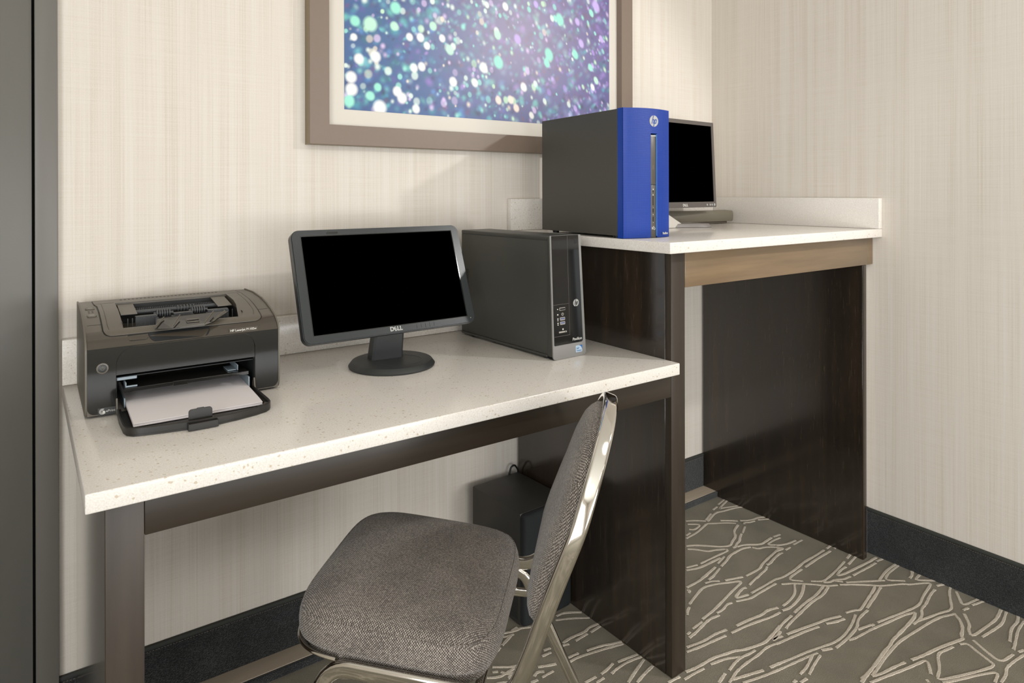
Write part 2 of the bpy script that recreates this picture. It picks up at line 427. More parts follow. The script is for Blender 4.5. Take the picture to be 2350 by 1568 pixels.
def face_mx(x, y, z, tilt=0):   # a sign plane on a front face: reading +x, up +z, outwards -y
    return Matrix.Translation((x, y, z)) @ Matrix.Rotation(PI / 2 - tilt, 4, 'X')

def disc(bm, cx, cz, r, y0, y1, seg=32, sx=1, mi=0):
    slab(bm, [(cx + r * sx * math.cos(2 * PI * i / seg), cz + r * math.sin(2 * PI * i / seg)) for i in range(seg)], y0, y1, mi)

# ================================================================== room shell
XW = 2.216          # right wall plane
XL, YF_, XR = -1.5, -5.2, 5.0
XD0, XD1 = .021, .060   # door casing on the back wall
b = B(); box(b, XD1 - .005, XW + .12, 0, .12, 0, CEIL + .02); struct('wall_back', b, 'wall')
b = B(); box(b, XW, XW + .12, -1.45, 0, 0, CEIL + .02); struct('wall_right', b, 'wall')
b = B(); box(b, XL - .1, XL, YF_, -4.35, 0, CEIL + .02); box(b, XL - .1, XL, -2.15, .12, 0, CEIL + .02); box(b, XL - .1, XL, -4.35, -2.15, 0, .4); box(b, XL - .1, XL, -4.35, -2.15, 2.3, CEIL + .02); struct('wall_left', b, 'wall')
b = B(); box(b, XL - .07, XL - .02, -4.35, -4.29, .4, 2.3); box(b, XL - .07, XL - .02, -2.21, -2.15, .4, 2.3); box(b, XL - .07, XL - .02, -4.29, -2.21, .4, .46); box(b, XL - .07, XL - .02, -4.29, -2.21, 2.24, 2.3); box(b, XL - .07, XL - .02, -3.28, -3.22, .46, 2.24); struct('window_2', b, 'ceiling')
b = B(); box(b, XL, -1.1, YF_ - .1, YF_, 0, CEIL + .02); box(b, 2.3, XR, YF_ - .1, YF_, 0, CEIL + .02); box(b, -1.1, 2.3, YF_ - .1, YF_, 0, .1); box(b, -1.1, 2.3, YF_ - .1, YF_, 1.6, CEIL + .02); struct('wall_front', b, 'wall')
b = B(); ring(b, [(-1.1, .1), (2.3, .1), (2.3, 1.6), (-1.1, 1.6)], [(-1.04, .16), (2.24, .16), (2.24, 1.54), (-1.04, 1.54)], YF_ - .07, YF_ - .02); box(b, .57, .63, YF_ - .07, YF_ - .02, .1, 1.6); struct('added_fill_window', b, 'ceiling')  # window and wall opening added for flat fill from behind the camera
b = B(); box(b, XR, XR + .1, YF_, 0, 0, CEIL + .02); struct('wall_far_right', b, 'wall')
b = B(); box(b, XW + .12, XR, -.1, 0, 0, CEIL + .02); struct('wall_hall', b, 'wall')
b = B(); box(b, XL - .1, XR + .1, YF_ - .1, .2, CEIL, CEIL + .1); struct('ceiling', b, 'ceiling')

# ---- door and casing at the left
b = B(); box(b, XD0, XD1 + .001, -.018, .03, 0, 2.12, .002); box(b, -.96, XD0, -.018, .03, 2.06, 2.12, .002); box(b, -.96 - .06, -.96, -.018, .03, 0, 2.12, .002)
struct('trim_2', b, 'trim_dark2')
d1 = B(); box(d1, -.955, XD0 - .0045, -.010, .03, .01, 2.055, .0015); do = struct('door_1', d1, 'trim_dark')
b = B(); cyl(b, (-.89, -.01, 1.0), (-.89, -.06, 1.0), .011); cyl(b, (-.89, -.06, 1.0), (-.78, -.06, 1.0), .009); box(b, -.915, -.865, -.016, -.008, .9, 1.1, .003)
obj('door_handle', b, 'chrome', do, label='chrome handle')
b = B(); box(b, -1.0, XD0 + .002, .02, .05, 0, 2.1); struct('trim_3', b, 'black_gap')
b = B(); box(b, XL, -1.02, 0, .12, 0, CEIL); box(b, -1.02, XD1 - .005, .03, .12, 2.05, CEIL); box(b, -1.02, XD1, 0, .03, 2.12, CEIL); struct('wall_back_left', b, 'wall')

# ---- charcoal carpet base with bound top edge
def baseboard(name, x0, y0, x1, y1, h=.145, t=.008):
    d = Vector((x1 - x0, y1 - y0, 0)); L = d.length; a = math.atan2(d.y, d.x)
    mx = Matrix.Translation((x0, y0, 0)) @ Matrix.Rotation(a, 4, 'Z')
    b = B(); box(b, 0, L, -t, 0, 0, h - .009, .001, 1, mx); o = struct(name, b, 'base')
    b = B(); sweep(b, [mx @ Vector((0, -t / 2 - .0008, h - .005)), mx @ Vector((L, -t / 2 - .0008, h - .005))], osec(t + .002, .010, .003), mx.to_3x3() @ Vector((0, 1, 0)))
    for z in (h - .0125,):
        k = 0
        while k < L - .004:
            box(b, k, k + .003, -t - .0006, -t, z - .0004, z + .0004, 0, 1, mx, 1); k += .006
    obj('binding', b, None, o, mats=['binding', 'frame'])
    return o
baseboard('baseboard_back', .05, 0, XW, 0)
baseboard('baseboard_right', XW, 0, XW, -1.45)
baseboard('baseboard_hall', XW + .12, 0, XR, 0)

# ---- low ledge board at the foot of the back wall
def plank(name, x0, x1):
    b = B(); box(b, x0, x1, -.066, -.008, 0, .020, .001, 1); o = struct(name, b, 'raw_wood')
    b = B(); box(b, x0, x1, -.0745, -.066, 0, .0195, .001, 1); obj('carpet_edge', b, 'base', o)
plank('trim_1', 1.318, 2.166)
plank('trim_4', .145, 1.25)

# ---- carpet with the cream line pattern
VIEWS = {1: (1960, 1250, 4.931), 2: (1570, 1130, 7.84), 3: (1570, 1320, 6.32), 4: (1130, 1380, 5.465), 5: (1780, 1240, 4.782)}
STROKES = {
2: '''720,135 610,225;800,120 620,305 700,280 820,268 960,245;590,265 515,320;1060,235 1000,241;1140,262 960,275 830,305 700,345 600,358 530,400 420,530;480,390 385,510;30,520 200,510 390,520;65,578 310,580 190,680 90,670;400,575 330,640 230,730 35,835;110,735 35,785;650,512 850,512 965,520;400,568 600,560 750,552 930,560;1005,512 1130,512 1250,490 1330,455 1540,440;1080,585 1075,550 1180,545 1270,520;1320,495 1520,482;970,590 890,700 930,800 860,890 840,965 650,985 400,965 200,955 35,970;1095,620 1050,740;1030,750 1000,820 1000,880 940,930 930,985 870,1000;950,985 1080,945 1380,945 1480,880 1570,820;60,1025 200,1030 440,1070 520,1045 740,1025;765,1025 785,1060 600,1140 290,1290;1600,805 1725,760;1725,820 1600,870 1480,950 1725,950;35,1360 240,1310;35,1405 270,1370 650,1185;720,1160 600,1290;660,1340 760,1240 820,1140 960,1060 1060,1010 1195,990;1225,995 1330,1020 1440,990 1580,985 1725,1000;560,1350 400,1490 310,1560;640,1370 560,1470 470,1560;1710,1010 1600,1110 1500,1200 1390,1310 1370,1370 1250,1440 1110,1510;1725,1100 1620,1190 1540,1290 1480,1310;1490,1340 1470,1400 1380,1470 1300,1560''',
3: '''335,5 200,100 35,185;435,10 350,75;300,120 400,90 515,90;590,80 850,30;70,430 170,300 270,180 450,135 650,110 860,85 700,230 540,400 420,520 330,590 260,645;40,220 80,225 65,270;75,470 45,520 50,590;900,185 840,195 720,350 930,285;1090,10 1030,60 940,150;1391,45 1330,60 1260,100 1160,160 970,265;1330,125 1200,200 1080,270 960,345 750,385;695,405 620,425 560,510 470,555;260,680 120,785;510,585 370,640 280,720 180,830 70,915;85,830 40,870;1360,475 1200,515 1140,575 940,650 755,740;1391,545 1250,620 1070,675 860,760 680,845;615,795 440,860 290,960 35,1050;605,880 420,960 250,1040 35,1120;1391,740 1290,860 1180,980 1050,1030 860,1090 740,1100 600,1150 430,1200 280,1290 150,1360 20,1410;1391,830 1330,910 1280,950 1391,890;1391,980 1200,1045 1080,1160 900,1280 760,1400 700,1500 650,1568;1030,1095 960,1140 820,1200 740,1270 650,1390;820,1190 600,1215 380,1300;290,1360 150,1430 0,1520;595,1430 500,1568;1391,1280 1240,1345;1150,1385 900,1460 700,1520;1391,1370 1150,1470 850,1568''',
5: '''5,60 120,45 220,5;290,0 190,50;160,80 105,110;5,85 100,90 5,125;75,140 20,165 0,190;620,50 555,95;665,75 640,95;530,110 430,175 310,240 210,330 80,410 0,430;600,120 440,215 320,300;285,320 120,435 300,450;825,150 780,205;885,175 795,270;755,235 670,330 580,410 520,455 385,450;770,295 710,330 665,395 760,370 900,300 1052,225;1052,280 950,335 845,390;820,400 750,430 650,435 590,465 520,460;650,445 740,460;770,465 1052,450;60,485 190,475 310,480 450,490 560,505 680,495;700,490 880,488 1052,495;205,485 215,590 140,680 75,725;310,485 290,590 230,680 150,750 70,775;520,510 440,610 320,690 200,800;575,515 520,605 400,675 250,820 130,940 110,975;175,830 80,910 20,990;50,1000 10,1080 75,1055;715,835 560,870 440,920 280,975 120,1035;755,865 660,900 550,920;475,950 330,1000 180,1065 80,1110 0,1145;765,800 870,770 930,770 980,690 1052,580;875,820 840,920 760,1040 660,1120 500,1175 350,1225 180,1300 0,1370;1010,770 950,820 900,880 895,960 800,1070 730,1130 660,1185;900,985 1052,930;800,1100 870,1080 1052,980;620,1190 500,1210;460,1240 330,1290 180,1360 0,1440;400,1270 340,1400 265,1475;490,1265 420,1370 365,1480;1052,660 1000,750;1052,1420 940,1530;341,1520 270,1568;225,1540 190,1568''',
1: '''250,150 190,180;245,210 190,240;320,165 250,190;470,225 360,300 280,410;505,235 380,330 345,405 575,412;190,415 345,408;655,305 655,355 625,385;740,345 680,405 930,408;190,462 240,470 195,560;300,485 215,620 150,715;190,462 310,470 560,445 620,455 800,435 880,440 780,580 740,690 560,770 400,830 260,885;1020,450 930,470;915,510 860,570 810,680 760,730 770,810 720,870 665,905;720,870 860,820 960,780 1110,740 1090,640 1075,540 1090,480;1155,535 1190,610 1230,695 1400,620;1230,745 1295,720;1330,690 1460,645;225,905 190,925;690,770 560,800 390,880 197,961;690,775 680,830 600,920 500,1020 430,1090 410,1140 330,1230 250,1350 150,1470 80,1568;1130,790 980,820 860,880 780,930 670,1000 540,1080 470,1140 400,1220 320,1320 250,1430 200,1490;1130,780 1200,860 1230,950 1210,1040 1240,1070 1120,1110 940,1180 780,1260 645,1310;1245,785 1310,915 1290,960 1330,1050 1500,930 1610,850 1660,740;1720,765 1680,900 1560,980 1445,1050;1190,1130 1280,1120 1400,1220 1520,1310 1600,1375 1400,1440 1200,1490 930,1545 970,1410 940,1240 1030,1200 1120,1160;1350,1085 1480,1200 1660,1340 1800,1245;575,1335 430,1400 300,1470 200,1490;870,1475 830,1300 700,1360 560,1420 400,1480 180,1568;1855,815 1850,880 1775,950 1760,1105;1923,870 1850,970 1820,1130 1800,1195;1923,1195 1855,1220;1923,1250 1800,1330 1720,1400 1720,1480 1660,1568;1590,1568 1640,1440 1400,1480 1200,1530 1000,1568;820,1530 850,1568''',
4: '''1120,140 900,145 800,190;1220,210 1000,215 790,240;1330,285 1210,330 1160,390 980,460 880,530;1350,315 1230,395;1190,410 1040,500;960,540 880,560;1620,510 1480,545 1370,560 1180,625;1640,535 1440,590 1200,665 1060,710 960,770;1080,655 940,715;730,590 640,620;735,645 620,695;800,790 700,810 570,830;1820,670 1700,715 1570,765;1870,700 1700,760 1560,850 1490,915;1510,785 1440,860 1360,920;1900,735 1800,870 1700,1027;2010,815 1910,910 1810,1027;1300,950 1160,1027;1400,965 1300,1027;410,745 290,830 0,830;110,890 190,920 330,880;765,880 620,960;650,885 560,890 520,950;240,425 120,560;310,330 240,375;100,585 0,690;570,990 480,1027;2350,950 2200,1027;70,885 0,895'''}

def floor_point(u, v):
    R = camo.matrix_world.to_3x3()
    d = R @ Vector(((u - 1175) / CF, -(v - CV0) / CF, -1)); t = -CH / d.z
    return Vector((d.x * t, -CD + d.y * t))
lines = []
for k, s in STROKES.items():
    ox, oy, k_ = VIEWS[k]
    for st in s.split(';'):
        lines.append([floor_point(ox + float(p.split(',')[0]) / k_, oy + float(p.split(',')[1]) / k_) for p in st.split()])
seen = len(lines)
for dx, dy, cond in ((-1.05, 0, lambda c: (c.x < .72 and c.y > -1.2) or (c.x < 1.08 and c.y > -.42)), (-2.1, 0, lambda c: c.x < .0), (0, -1.1, lambda c: c.y < -1.2), (-1.05, -1.1, lambda c: c.y < -1.2 and c.x < .9),
                     (-2.1, -1.1, lambda c: c.y < -1.2 and c.x < 0), (1.0, -1.1, lambda c: c.y < -1.5 and c.x > 1.9), (0, -2.2, lambda c: c.y < -2.2), (-1.05, -2.2, lambda c: c.y < -2.2)):
    for L in lines[:seen]:
        c = sum(L, Vector((0, 0))) / len(L) + Vector((dx, dy))
        if cond(c): lines.append([p + Vector((dx, dy)) for p in L])
def chaikin(L, n=2):
    for _ in range(n):
        o = [L[0]]
        for a, c in zip(L, L[1:]):
            o += [a.lerp(c, .22), a.lerp(c, .78)]
        o.append(L[-1]); L = o
    return L
b = B(); box(b, XL, XR, YF_, 0, -.05, 0)
for li, L in enumerate(lines):
    L = chaikin(L); rows = []; zl = .0010 + (li * 37 % 97) * .000006
    wd = random.uniform(.0034, .0044)
    for i, p in enumerate(L):
        t = (L[min(i + 1, len(L) - 1)] - L[max(i - 1, 0)]).normalized(); n_ = Vector((-t.y, t.x))
        ww = wd * random.uniform(.85, 1.2)
        rows.append([b.verts.new((p.x + n_.x * q * ww, p.y + n_.y * q * ww, zl if abs(q) < 1 else .0002)) for q in (-1, -.7, .7, 1)])
    for r0, r1 in zip(rows, rows[1:]):
        for i in range(3): b.faces.new((r0[i], r0[i + 1], r1[i + 1], r1[i])).material_index = 1
fl = struct('floor', b, None, mats=['carpet', 'carpet_line'], smooth=0)

# ---- filler strip between the right-hand desk panel and the wall
b = B(); box(b, 2.1745, XW, -.60, 0, .145, 1.018 - .088); struct('trim_5', b, 'wall')
b = B(); box(b, 2.1745, XW, -.612, 0, 0, .145); struct('trim_6', b, 'base')

# ---- ceiling lamps
for i, (x, y) in enumerate(LAMPS):
    r = .25
    t = thing('ceiling_light', 'round recessed ceiling light, ' + ('over the left aisle', 'nearest the tall desk', 'by the left window', 'in the middle of the far row', 'nearest the hall')[i], 'ceiling light', (x, y, CEIL), 0, 'ceiling lights')
    b = B(); seg = 40
    for r0, r1, z0, z1 in ((r + .02, r + .02, 0, -.012), (r + .02, r, -.012, -.012), (r, r, -.012, 0)):
        A = [b.verts.new((r0 * math.cos(2 * PI * q / seg), r0 * math.sin(2 * PI * q / seg), z0)) for q in range(seg)]
        D = [b.verts.new((r1 * math.cos(2 * PI * q / seg), r1 * math.sin(2 * PI * q / seg), z1)) for q in range(seg)]
        for q in range(seg): b.faces.new((A[q], A[(q + 1) % seg], D[(q + 1) % seg], D[q]))
    obj('housing', b, 'lamp_ring', t)
    b = B(); lathe(b, [(r - .001, -.001), (r - .001, -.004)], 40); obj('diffuser', b, 'lamp', t)

# ================================================================== the two desks
Z1, Z2 = .76, 1.0452
T1 = .0275
XP0, XP1 = 1.256, 1.305        # tall desk, left panel
YP = -.628                     # front of the frames
# low countertop with backsplash
ct = thing('countertop', 'low cream speckled quartz countertop carrying the printer', 'countertop', (0, 0, Z1))
b = B(); box(b, .067, XP0 - .0005, -.6545, -.001, -T1, 0, .0022, 3); obj('slab', b, 'quartz', ct)
b = B(); box(b, XP0 - .003, XP0 + .002, -.6545, YP - .0006, -T1, 0, .001, 1); b.free()
b = B(); box(b, .067, XP0 - .0005, -.0226, -.001, 0.0002, .0954, .0015, 2); obj('backsplash', b, 'quartz', ct)
# tall countertop with backsplash on two walls
ct2 = thing('countertop', 'tall cream quartz countertop in the corner, under the blue computer', 'countertop', (0, 0, Z2))
b = B(); box(b, 1.2203, XW - .0005, -.6568, -.001, -.0268, 0, .0022, 3); obj('slab', b, 'quartz', ct2)
b = B(); box(b, 1.2203, XW - .0005, -.0226, -.001, .0002, .0974, .0015, 2); obj('backsplash', b, 'quartz', ct2)
b = B(); box(b, XW - .0226, XW - .0005, -.6568, -.023, .0002, .0974, .0015, 2); obj('backsplash', b, 'quartz', ct2)
# low desk frame
dk = thing('desk_frame', 'dark espresso frame carrying the low countertop', 'desk')
z = Z1 - T1
b = B(); box(b, .092, .100, YP + .004, -.009, 0, z - .0004, .0008, 1); obj('end_panel', b, 'wood_y', dk)
b = B(); box(b, .0925, .1408, YP, YP + .02, 0, z - .0004, .0012, 2); obj('leg', b, 'wood_z', dk)
b = B(); box(b, .100, .1405, YP + .02, -.076, .0, z - .0004, .0008, 1); obj('inner_panel', b, 'wood_y', dk)
b = B(); box(b, .1412, XP0 - .001, YP, YP + .02, .6734, z - .0004, .0012, 2); obj('apron', b, 'wood_x', dk)
b = B(); box(b, .1412, XP0 - .001, YP + .0205, YP + .040, .680, z - .0004, .0008, 1); obj('inner_rail', b, 'wood_x', dk)
# tall desk frame
dk2 = thing('desk_frame', 'dark espresso frame with two side panels carrying the tall countertop', 'desk')
z2 = Z2 - .0268
b = B(); box(b, XP0, XP0 + .020, YP + .020, -.009, 0, z2 - .0004, .0006, 1); obj('side_panel', b, 'wood_panel', dk2)
b = B(); box(b, XP0 + .020, XP1, YP + .020, -.009, 0, z2 - .0004, .0006, 1); obj('inner_panel', b, 'wood_z', dk2)
b = B(); box(b, XP0, XP1, YP, YP + .0195, .001, z2 - .0004, .0015, 2); obj('leg', b, 'wood_z', dk2)
b = B(); box(b, 2.150, 2.1742, YP + .0005, -.009, 0, z2 - .088, .0012, 1); obj('side_panel', b, 'wood_panel', dk2)
b = B(); box(b, XP1 + .0005, 2.183, YP, YP + .022, z2 - .0875, z2 - .0004, .0012, 2); obj('apron', b, 'wood_x_lit', dk2)
b = B(); box(b, 2.1835, XW - .0005, YP + .001, YP + .022, z2 - .0875, z2 - .0004, .0008, 1); obj('end_block', b, 'wood_x_lit', dk2)
b = B(); box(b, 2.150, 2.158, YP - .0012, YP + .0005, 0.002, z2 - .089); obj('edge_strip', b, 'wood_z', dk2)
#@@OBJECTS
# ================================================================== slim black computer on the low countertop
t = thing('desktop_computer', 'slim black desktop computer with silver-rimmed glossy front, standing on the low countertop', 'computer', (1.027, -.454, Z1 + .0006), .036)
Wt, Dt, Ht = .100, .387, .296
b = B(); box(b, .002, Wt - .002, .012, Dt, .010, Ht - .010, .0015, 2); obj('case', b, 'tower2', t)
b = B(); box(b, 0, Wt, .014, Dt - .002, Ht - .0105, Ht, .0025, 2); obj('top_cover', b, 'tower2', t)
b = B(); box(b, 0.0, Wt, .014, Dt - .002, .004, .0098, .001, 1); obj('bottom_rail', b, 'tower2', t)

# sloping silver bezel: foot 10 mm forward of the head
def fy(z): return .002 - .012 * (1 - z / Ht) ** 1.0
def slope_slab(bm, pts, o0, o1, mi=0): prism(bm, pts, lambda p: (p[0], fy(p[1]) + o0, p[1]), lambda p: (p[0], fy(p[1]) + o1, p[1]), mi)
def flare(x, z): return x + .0075 * (1 - z / Ht) * (x / Wt)
so = [(flare(x, z), z) for x, z in rrect(0, Wt, 0, Ht + .0015, (.008, .008, .002, .002), 5)]
b = B(); slope_slab(b, so, 0, .0032); obj('bezel', b, 'silver_paint', t)
b = B(); prism(b, [(flare(x, z), z) for x, z in rrect(.0004, Wt - .0004, .004, Ht - .0005, (.008, .008, .002, .002), 5)], lambda p: (p[0], fy(p[1]) + .0034, p[1]), lambda p: (min(p[0], Wt), .0118, p[1])); obj('front_surround', b, 'tower2', t)
b = B(); slope_slab(b, [(flare(x, z), z) for x, z in rrect(.0038, Wt - .0085, .034, Ht + .001, (.002, .006, .001, .001), 4)], -.0012, .002); gi = obj('bezel_insert', b, 'gloss', t, label='glossy black front insert')
b = B()
slope_slab(b, [(.0535, .055), (.0541, .055), (.0541, Ht), (.0535, Ht)], -.0018, 0)
slope_slab(b, [(.0042, .1312), (.0541, .1312), (.0541, .1319), (.0042, .1319)], -.0018, 0)
slope_slab(b, [(.0042, .0552), (.0541, .0552), (.0541, .0559), (.0042, .0559)], -.0018, 0)
obj('panel_seam', b, 'mon_grey', gi)
b = B(); slope_slab(b, rrect(.0775, .085, .276, .287, .002), -.0016, 0); obj('eject_button', b, 'seam', gi)
for zz in (.0968, .0865):
    b = B(); slope_slab(b, rrect(.0235, .0395, zz - .0038, zz + .0038, .0015), -.0018, 0, 0)
    slope_slab(b, rrect(.0252, .0378, zz - .0014, zz + .0022, .0006), -.0022, 0, 1)
    obj('usb_port', b, None, gi, mats=['metal', 'usb'])
b = B()
slope_slab(b, rrect(.0225, .041, .1168, .1238, .001), -.0017, 0, 0); slope_slab(b, rrect(.0237, .0405, .1178, .1222, .001), -.0020, 0, 1)
obj('card_slot', b, None, gi, mats=['metal', 'port'])
b = B(); slope_slab(b, rrect(.019, .044, .0632, .0668, .0008), -.0018, 0, 0); slope_slab(b, rrect(.0388, .0405, .0636, .0664, .0004), -.0021, 0, 1); obj('card_slot', b, None, gi, mats=['metal', 'port'])
b = B(); slope_slab(b, [(.032 + .0036 * math.cos(a * PI / 12), .1076 + .0036 * math.sin(a * PI / 12)) for a in range(24)], -.0018, 0, 0); slope_slab(b, [(.032 + .0018 * math.cos(a * PI / 12), .1076 + .0018 * math.sin(a * PI / 12)) for a in range(24)], -.0022, 0, 1); obj('headphone_jack', b, None, gi, mats=['metal', 'port'])
tl = math.atan2(.012, Ht)
def sfm(x, z, o=.0014): return face_mx(x, fy(z) - o, z, -tl)
def hp_logo(bm, mxf, r, mi_disc=0, mi_ink=1):
    """round mark with slanted hp letters"""
    n = 40
    for s in (0,):
        A = [bm.verts.new(mxf @ Vector((r * math.cos(2 * PI * i / n), r * math.sin(2 * PI * i / n), 0))) for i in range(n)]
        D = [bm.verts.new(mxf @ Vector((r * math.cos(2 * PI * i / n), r * math.sin(2 * PI * i / n), .0005))) for i in range(n)]
        bm.faces.new(D).material_index = mi_disc
        for i in range(n): bm.faces.new((A[i], A[(i + 1) % n], D[(i + 1) % n], D[i])).material_index = mi_disc
    def bar(x0, y0, x1, y1, w_):
        P = [(x0 - w_ / 2, y0), (x0 + w_ / 2, y0), (x1 + w_ / 2, y1), (x1 - w_ / 2, y1)]
        bm.faces.new([bm.verts.new(mxf @ Vector((px * r, py * r, .0008))) for px, py in P]).material_index = mi_ink
    W_ = .17
    bar(-.50, -.48, -.10, .97, W_)                       # h stem to the top of the disc
    bar(-.30, .22, -.02, .22 + .16, .0001)
    bar(-.14, -.48, .02, .15, W_)
    bm.faces.new([bm.verts.new(mxf @ Vector((px * r, py * r, .0008))) for px, py in ((-.38, .14), (.02, .14), (.06, .32), (-.33, .32))]).material_index = mi_ink
    bar(-.10, -.97, .26, .32, W_)                        # p stem to the bottom of the disc
    bar(.42, -.36, .60, .22, W_)
    bm.faces.new([bm.verts.new(mxf @ Vector((px * r, py * r, .0008))) for px, py in ((.20, .18), (.60, .14), (.64, .32), (.22, .32))]).material_index = mi_ink
    bm.faces.new([bm.verts.new(mxf @ Vector((px * r, py * r, .0008))) for px, py in ((.10, -.46), (.46, -.46), (.52, -.30), (.12, -.30))]).material_index = mi_ink
b = B(); hp_logo(b, sfm(.077, .1307), .0093); obj('round_logo', b, None, gi, mats=['logo', 'port'])
b = B(); text_bm(b, 'Pavilion', .009, sfm(.0782, .0432), .0002, width=.030); obj('lettering', b, 'logo_white', gi)
b = B()
for zz, s in ((.1205, .0024), (.1076, .0032), (.0975, .003), (.0935, .0024), (.0872, .003), (.0832, .0024)):
    slope_slab(b, rrect(.0165 - s / 2, .0165 + s / 2, zz - s / 2, zz + s / 2, .0006), -.0017, 0)
slope_slab(b, rrect(.0305, .0335, .0695, .0735, .0004), -.0017, 0)
obj('port_symbol', b, 'logo_white', gi)
b = B(); slope_slab(b, rrect(.073, .0945, .0095, .0258, .0015), -.0006, 0, 0)
slope_slab(b, [(.0945, .0258), (.0835, .0258), (.0875, .0245), (.0915, .0215), (.0938, .0175), (.0945, .0150)], -.0009, 0, 1)
el = [(.0795 + .0045 * math.cos(a * PI / 12), .0195 + .0026 * math.sin(a * PI / 12)) for a in range(24)]
eli = [(.0795 + .0040 * math.cos(a * PI / 12), .0195 + .0021 * math.sin(a * PI / 12)) for a in range(24)]
for i in range(21):
    b.faces.new([b.verts.new((q[0], fy(q[1]) - .0010, q[1])) for q in (el[i], el[i + 1], eli[i + 1], eli[i])]).material_index = 1
text_bm(b, 'intel', .004, sfm(.0795, .0195, .0008), .0001, mi=1, width=.0065)
text_bm(b, 'Pentium', .004, sfm(.0835, .0135, .0008), .0001, mi=1, width=.015)
obj('sticker', b, None, t, mats=['sticker', 'sticker_blue'])
for x, y in ((.014, .03), (.086, .03), (.014, .34), (.086, .34)): b = B(); lathe(b, [(.008, -.0004), (.009, .0045)], 20, x, y); obj('foot', b, 'port', t)
for x in (.004, .05): b = B(); box(b, x, x + .014, -.004, .012, -.0004, .004, .001); obj('foot', b, 'port', t)
b = B()
for i in range(22):
    for j in range(7): box(b, -.0004 + .0021, .0024, Dt - .033 + j * .0042, Dt - .0305 + j * .0042, .065 + i * .0045, .0675 + i * .0045) if False else box(b, .0016, .0024, Dt - .034 + j * .0042, Dt - .0315 + j * .0042, .09 + i * .0045, .0925 + i * .0045)
obj('side_vent', b, 'seam', t, smooth=0)

# ================================================================== blue computer on the tall countertop
t = thing('desktop_computer', 'large desktop computer with a royal blue front, on the tall countertop', 'computer', (1.224, -.5, Z2 + .0006), -.094)
Wt, Dt, Ht = .154, .374, .330
b = B(); box(b, 0, Wt, .022, Dt, .006, Ht - .001, .0012, 1); obj('case', b, 'tower', t)
def bulge(x): 
    q = (x - .010) / (Wt - .010)
    return -.012 * (1 - (2 * q - 1) ** 2) if x > .010 else .0
b = B(); N = 28
def arch(x): return .0035 * (1 - (2 * x / Wt - 1) ** 2)
xs = [0.0, .0008, .0095] + [.0095 + (Wt - .0095) * (i + 1) / N for i in range(N)]
SL = (.0812, .1035)
def bez(bm, x0, x1, zb=0.0, zt=None, mi=0, off=0):
    q = sorted({x0, x1} | {x for x in xs if x0 < x < x1})
    F_ = []
    for x in q:
        y = (.006 if x == 0 else bulge(x)) + off
        F_.append([bm.verts.new((x, y, zb + .0005)), bm.verts.new((x, y, (Ht + arch(x) * .3) if zt is None else zt)), bm.verts.new((x, .0218, (Ht + arch(x) * .3) if zt is None else zt)), bm.verts.new((x, .0218, zb + .0005))])
    for a, c in zip(F_, F_[1:]):
        for i in range(4): bm.faces.new((a[i], a[(i + 1) % 4], c[(i + 1) % 4], c[i])).material_index = mi
    bm.faces.new(F_[0]).material_index = mi; bm.faces.new(F_[-1]).material_index = mi
bez(b, 0, SL[0]); bez(b, SL[1], Wt); bez(b, SL[0], SL[1], .2668)
fr = obj('front_bezel', b, 'blue', t, label='royal blue dimpled front')
b = B(); box(b, SL[1] - .0016, SL[1] - .0002, -.0108, .0, .004, .2660); obj('slot_edge', b, 'blue_edge', fr)
b = B(); box(b, SL[0] + .0008, SL[1] - .0018, -.0085, .0215, .1362, .2640, .001, 2); obj('drive_door', b, 'slot', fr)
b = B(); box(b, SL[0] + .0008, SL[1] - .0018, -.0085, .0215, .0010, .1352, .001, 2); pc = obj('port_panel', b, 'slot', fr)
b = B(); box(b, SL[0] + .0009, SL[1] - .0019, -.0088, -.0080, .2600, .2636, .0003, 1); obj('drive_lip', b, 'logo', fr)
b = B(); box(b, .0901, .0929, -.0090, -.008, .0834, .1070); obj('card_slot', b, 'port', pc)
for z0, z1 in ((.0645, .0749), (.0416, .0542)):
    b = B(); box(b, .0902, .0935, -.0090, -.008, z0 + .0006, z1 - .0006); obj('usb_port', b, 'port', pc)
b = B(); disc(b, .0917, .1185, .0022, -.0090, -.008, 20); obj('headphone_jack', b, 'port', pc)
b = B(); slab(b, rrect(.0893, .0939, .1755, .1865, .001), -.0089, -.008); obj('eject_button', b, 'mon_grey', fr)
b = B(); disc(b, .0917, .1242, .0016, -.0092, -.008, 16); box(b, .0903, .0929, -.0092, -.008, .1085, .1112, .0003, 1); box(b, .0908, .0926, -.0092, -.008, .0582, .0604, .0003, 1); box(b, .0912, .0926, -.0092, -.008, .0385, .0397); box(b, .0912, .0926, -.0092, -.008, .0768, .0776)
text_bm(b, 'B', .0085, face_mx(.0895, -.0086, .0245), .0002); text_bm(b, '&', .0055, face_mx(.0935, -.0086, .0280), .0002); text_bm(b, 'O', .0085, face_mx(.0958, -.0086, .0230), .0002)
obj('port_symbol', b, 'logo_white', pc)
b = B(); hp_logo(b, face_mx(.0914, bulge(.0914) - .0003, .2990), .0145); obj('round_logo', b, None, fr, mats=['logo', 'blue_plain'])
b = B(); text_bm(b, 'Pavilion', .008, face_mx(.1345, bulge(.1345) - .0012, .0105) @ Matrix.Rotation(.30, 4, 'Y'), .0003, width=.025, bold=.00012); obj('lettering', b, 'logo_white', fr)
for x, y in ((.02, .05), (.134, .05), (.02, .33), (.134, .33)): b = B(); lathe(b, [(.009, -.0004), (.010, .0062)], 20, x, y); obj('foot', b, 'port', t)
b = B(); box(b, Wt - .0005, Wt + .008, .05, .08, -.0004, .018, .002, 2); obj('side_foot', b, 'port', t)

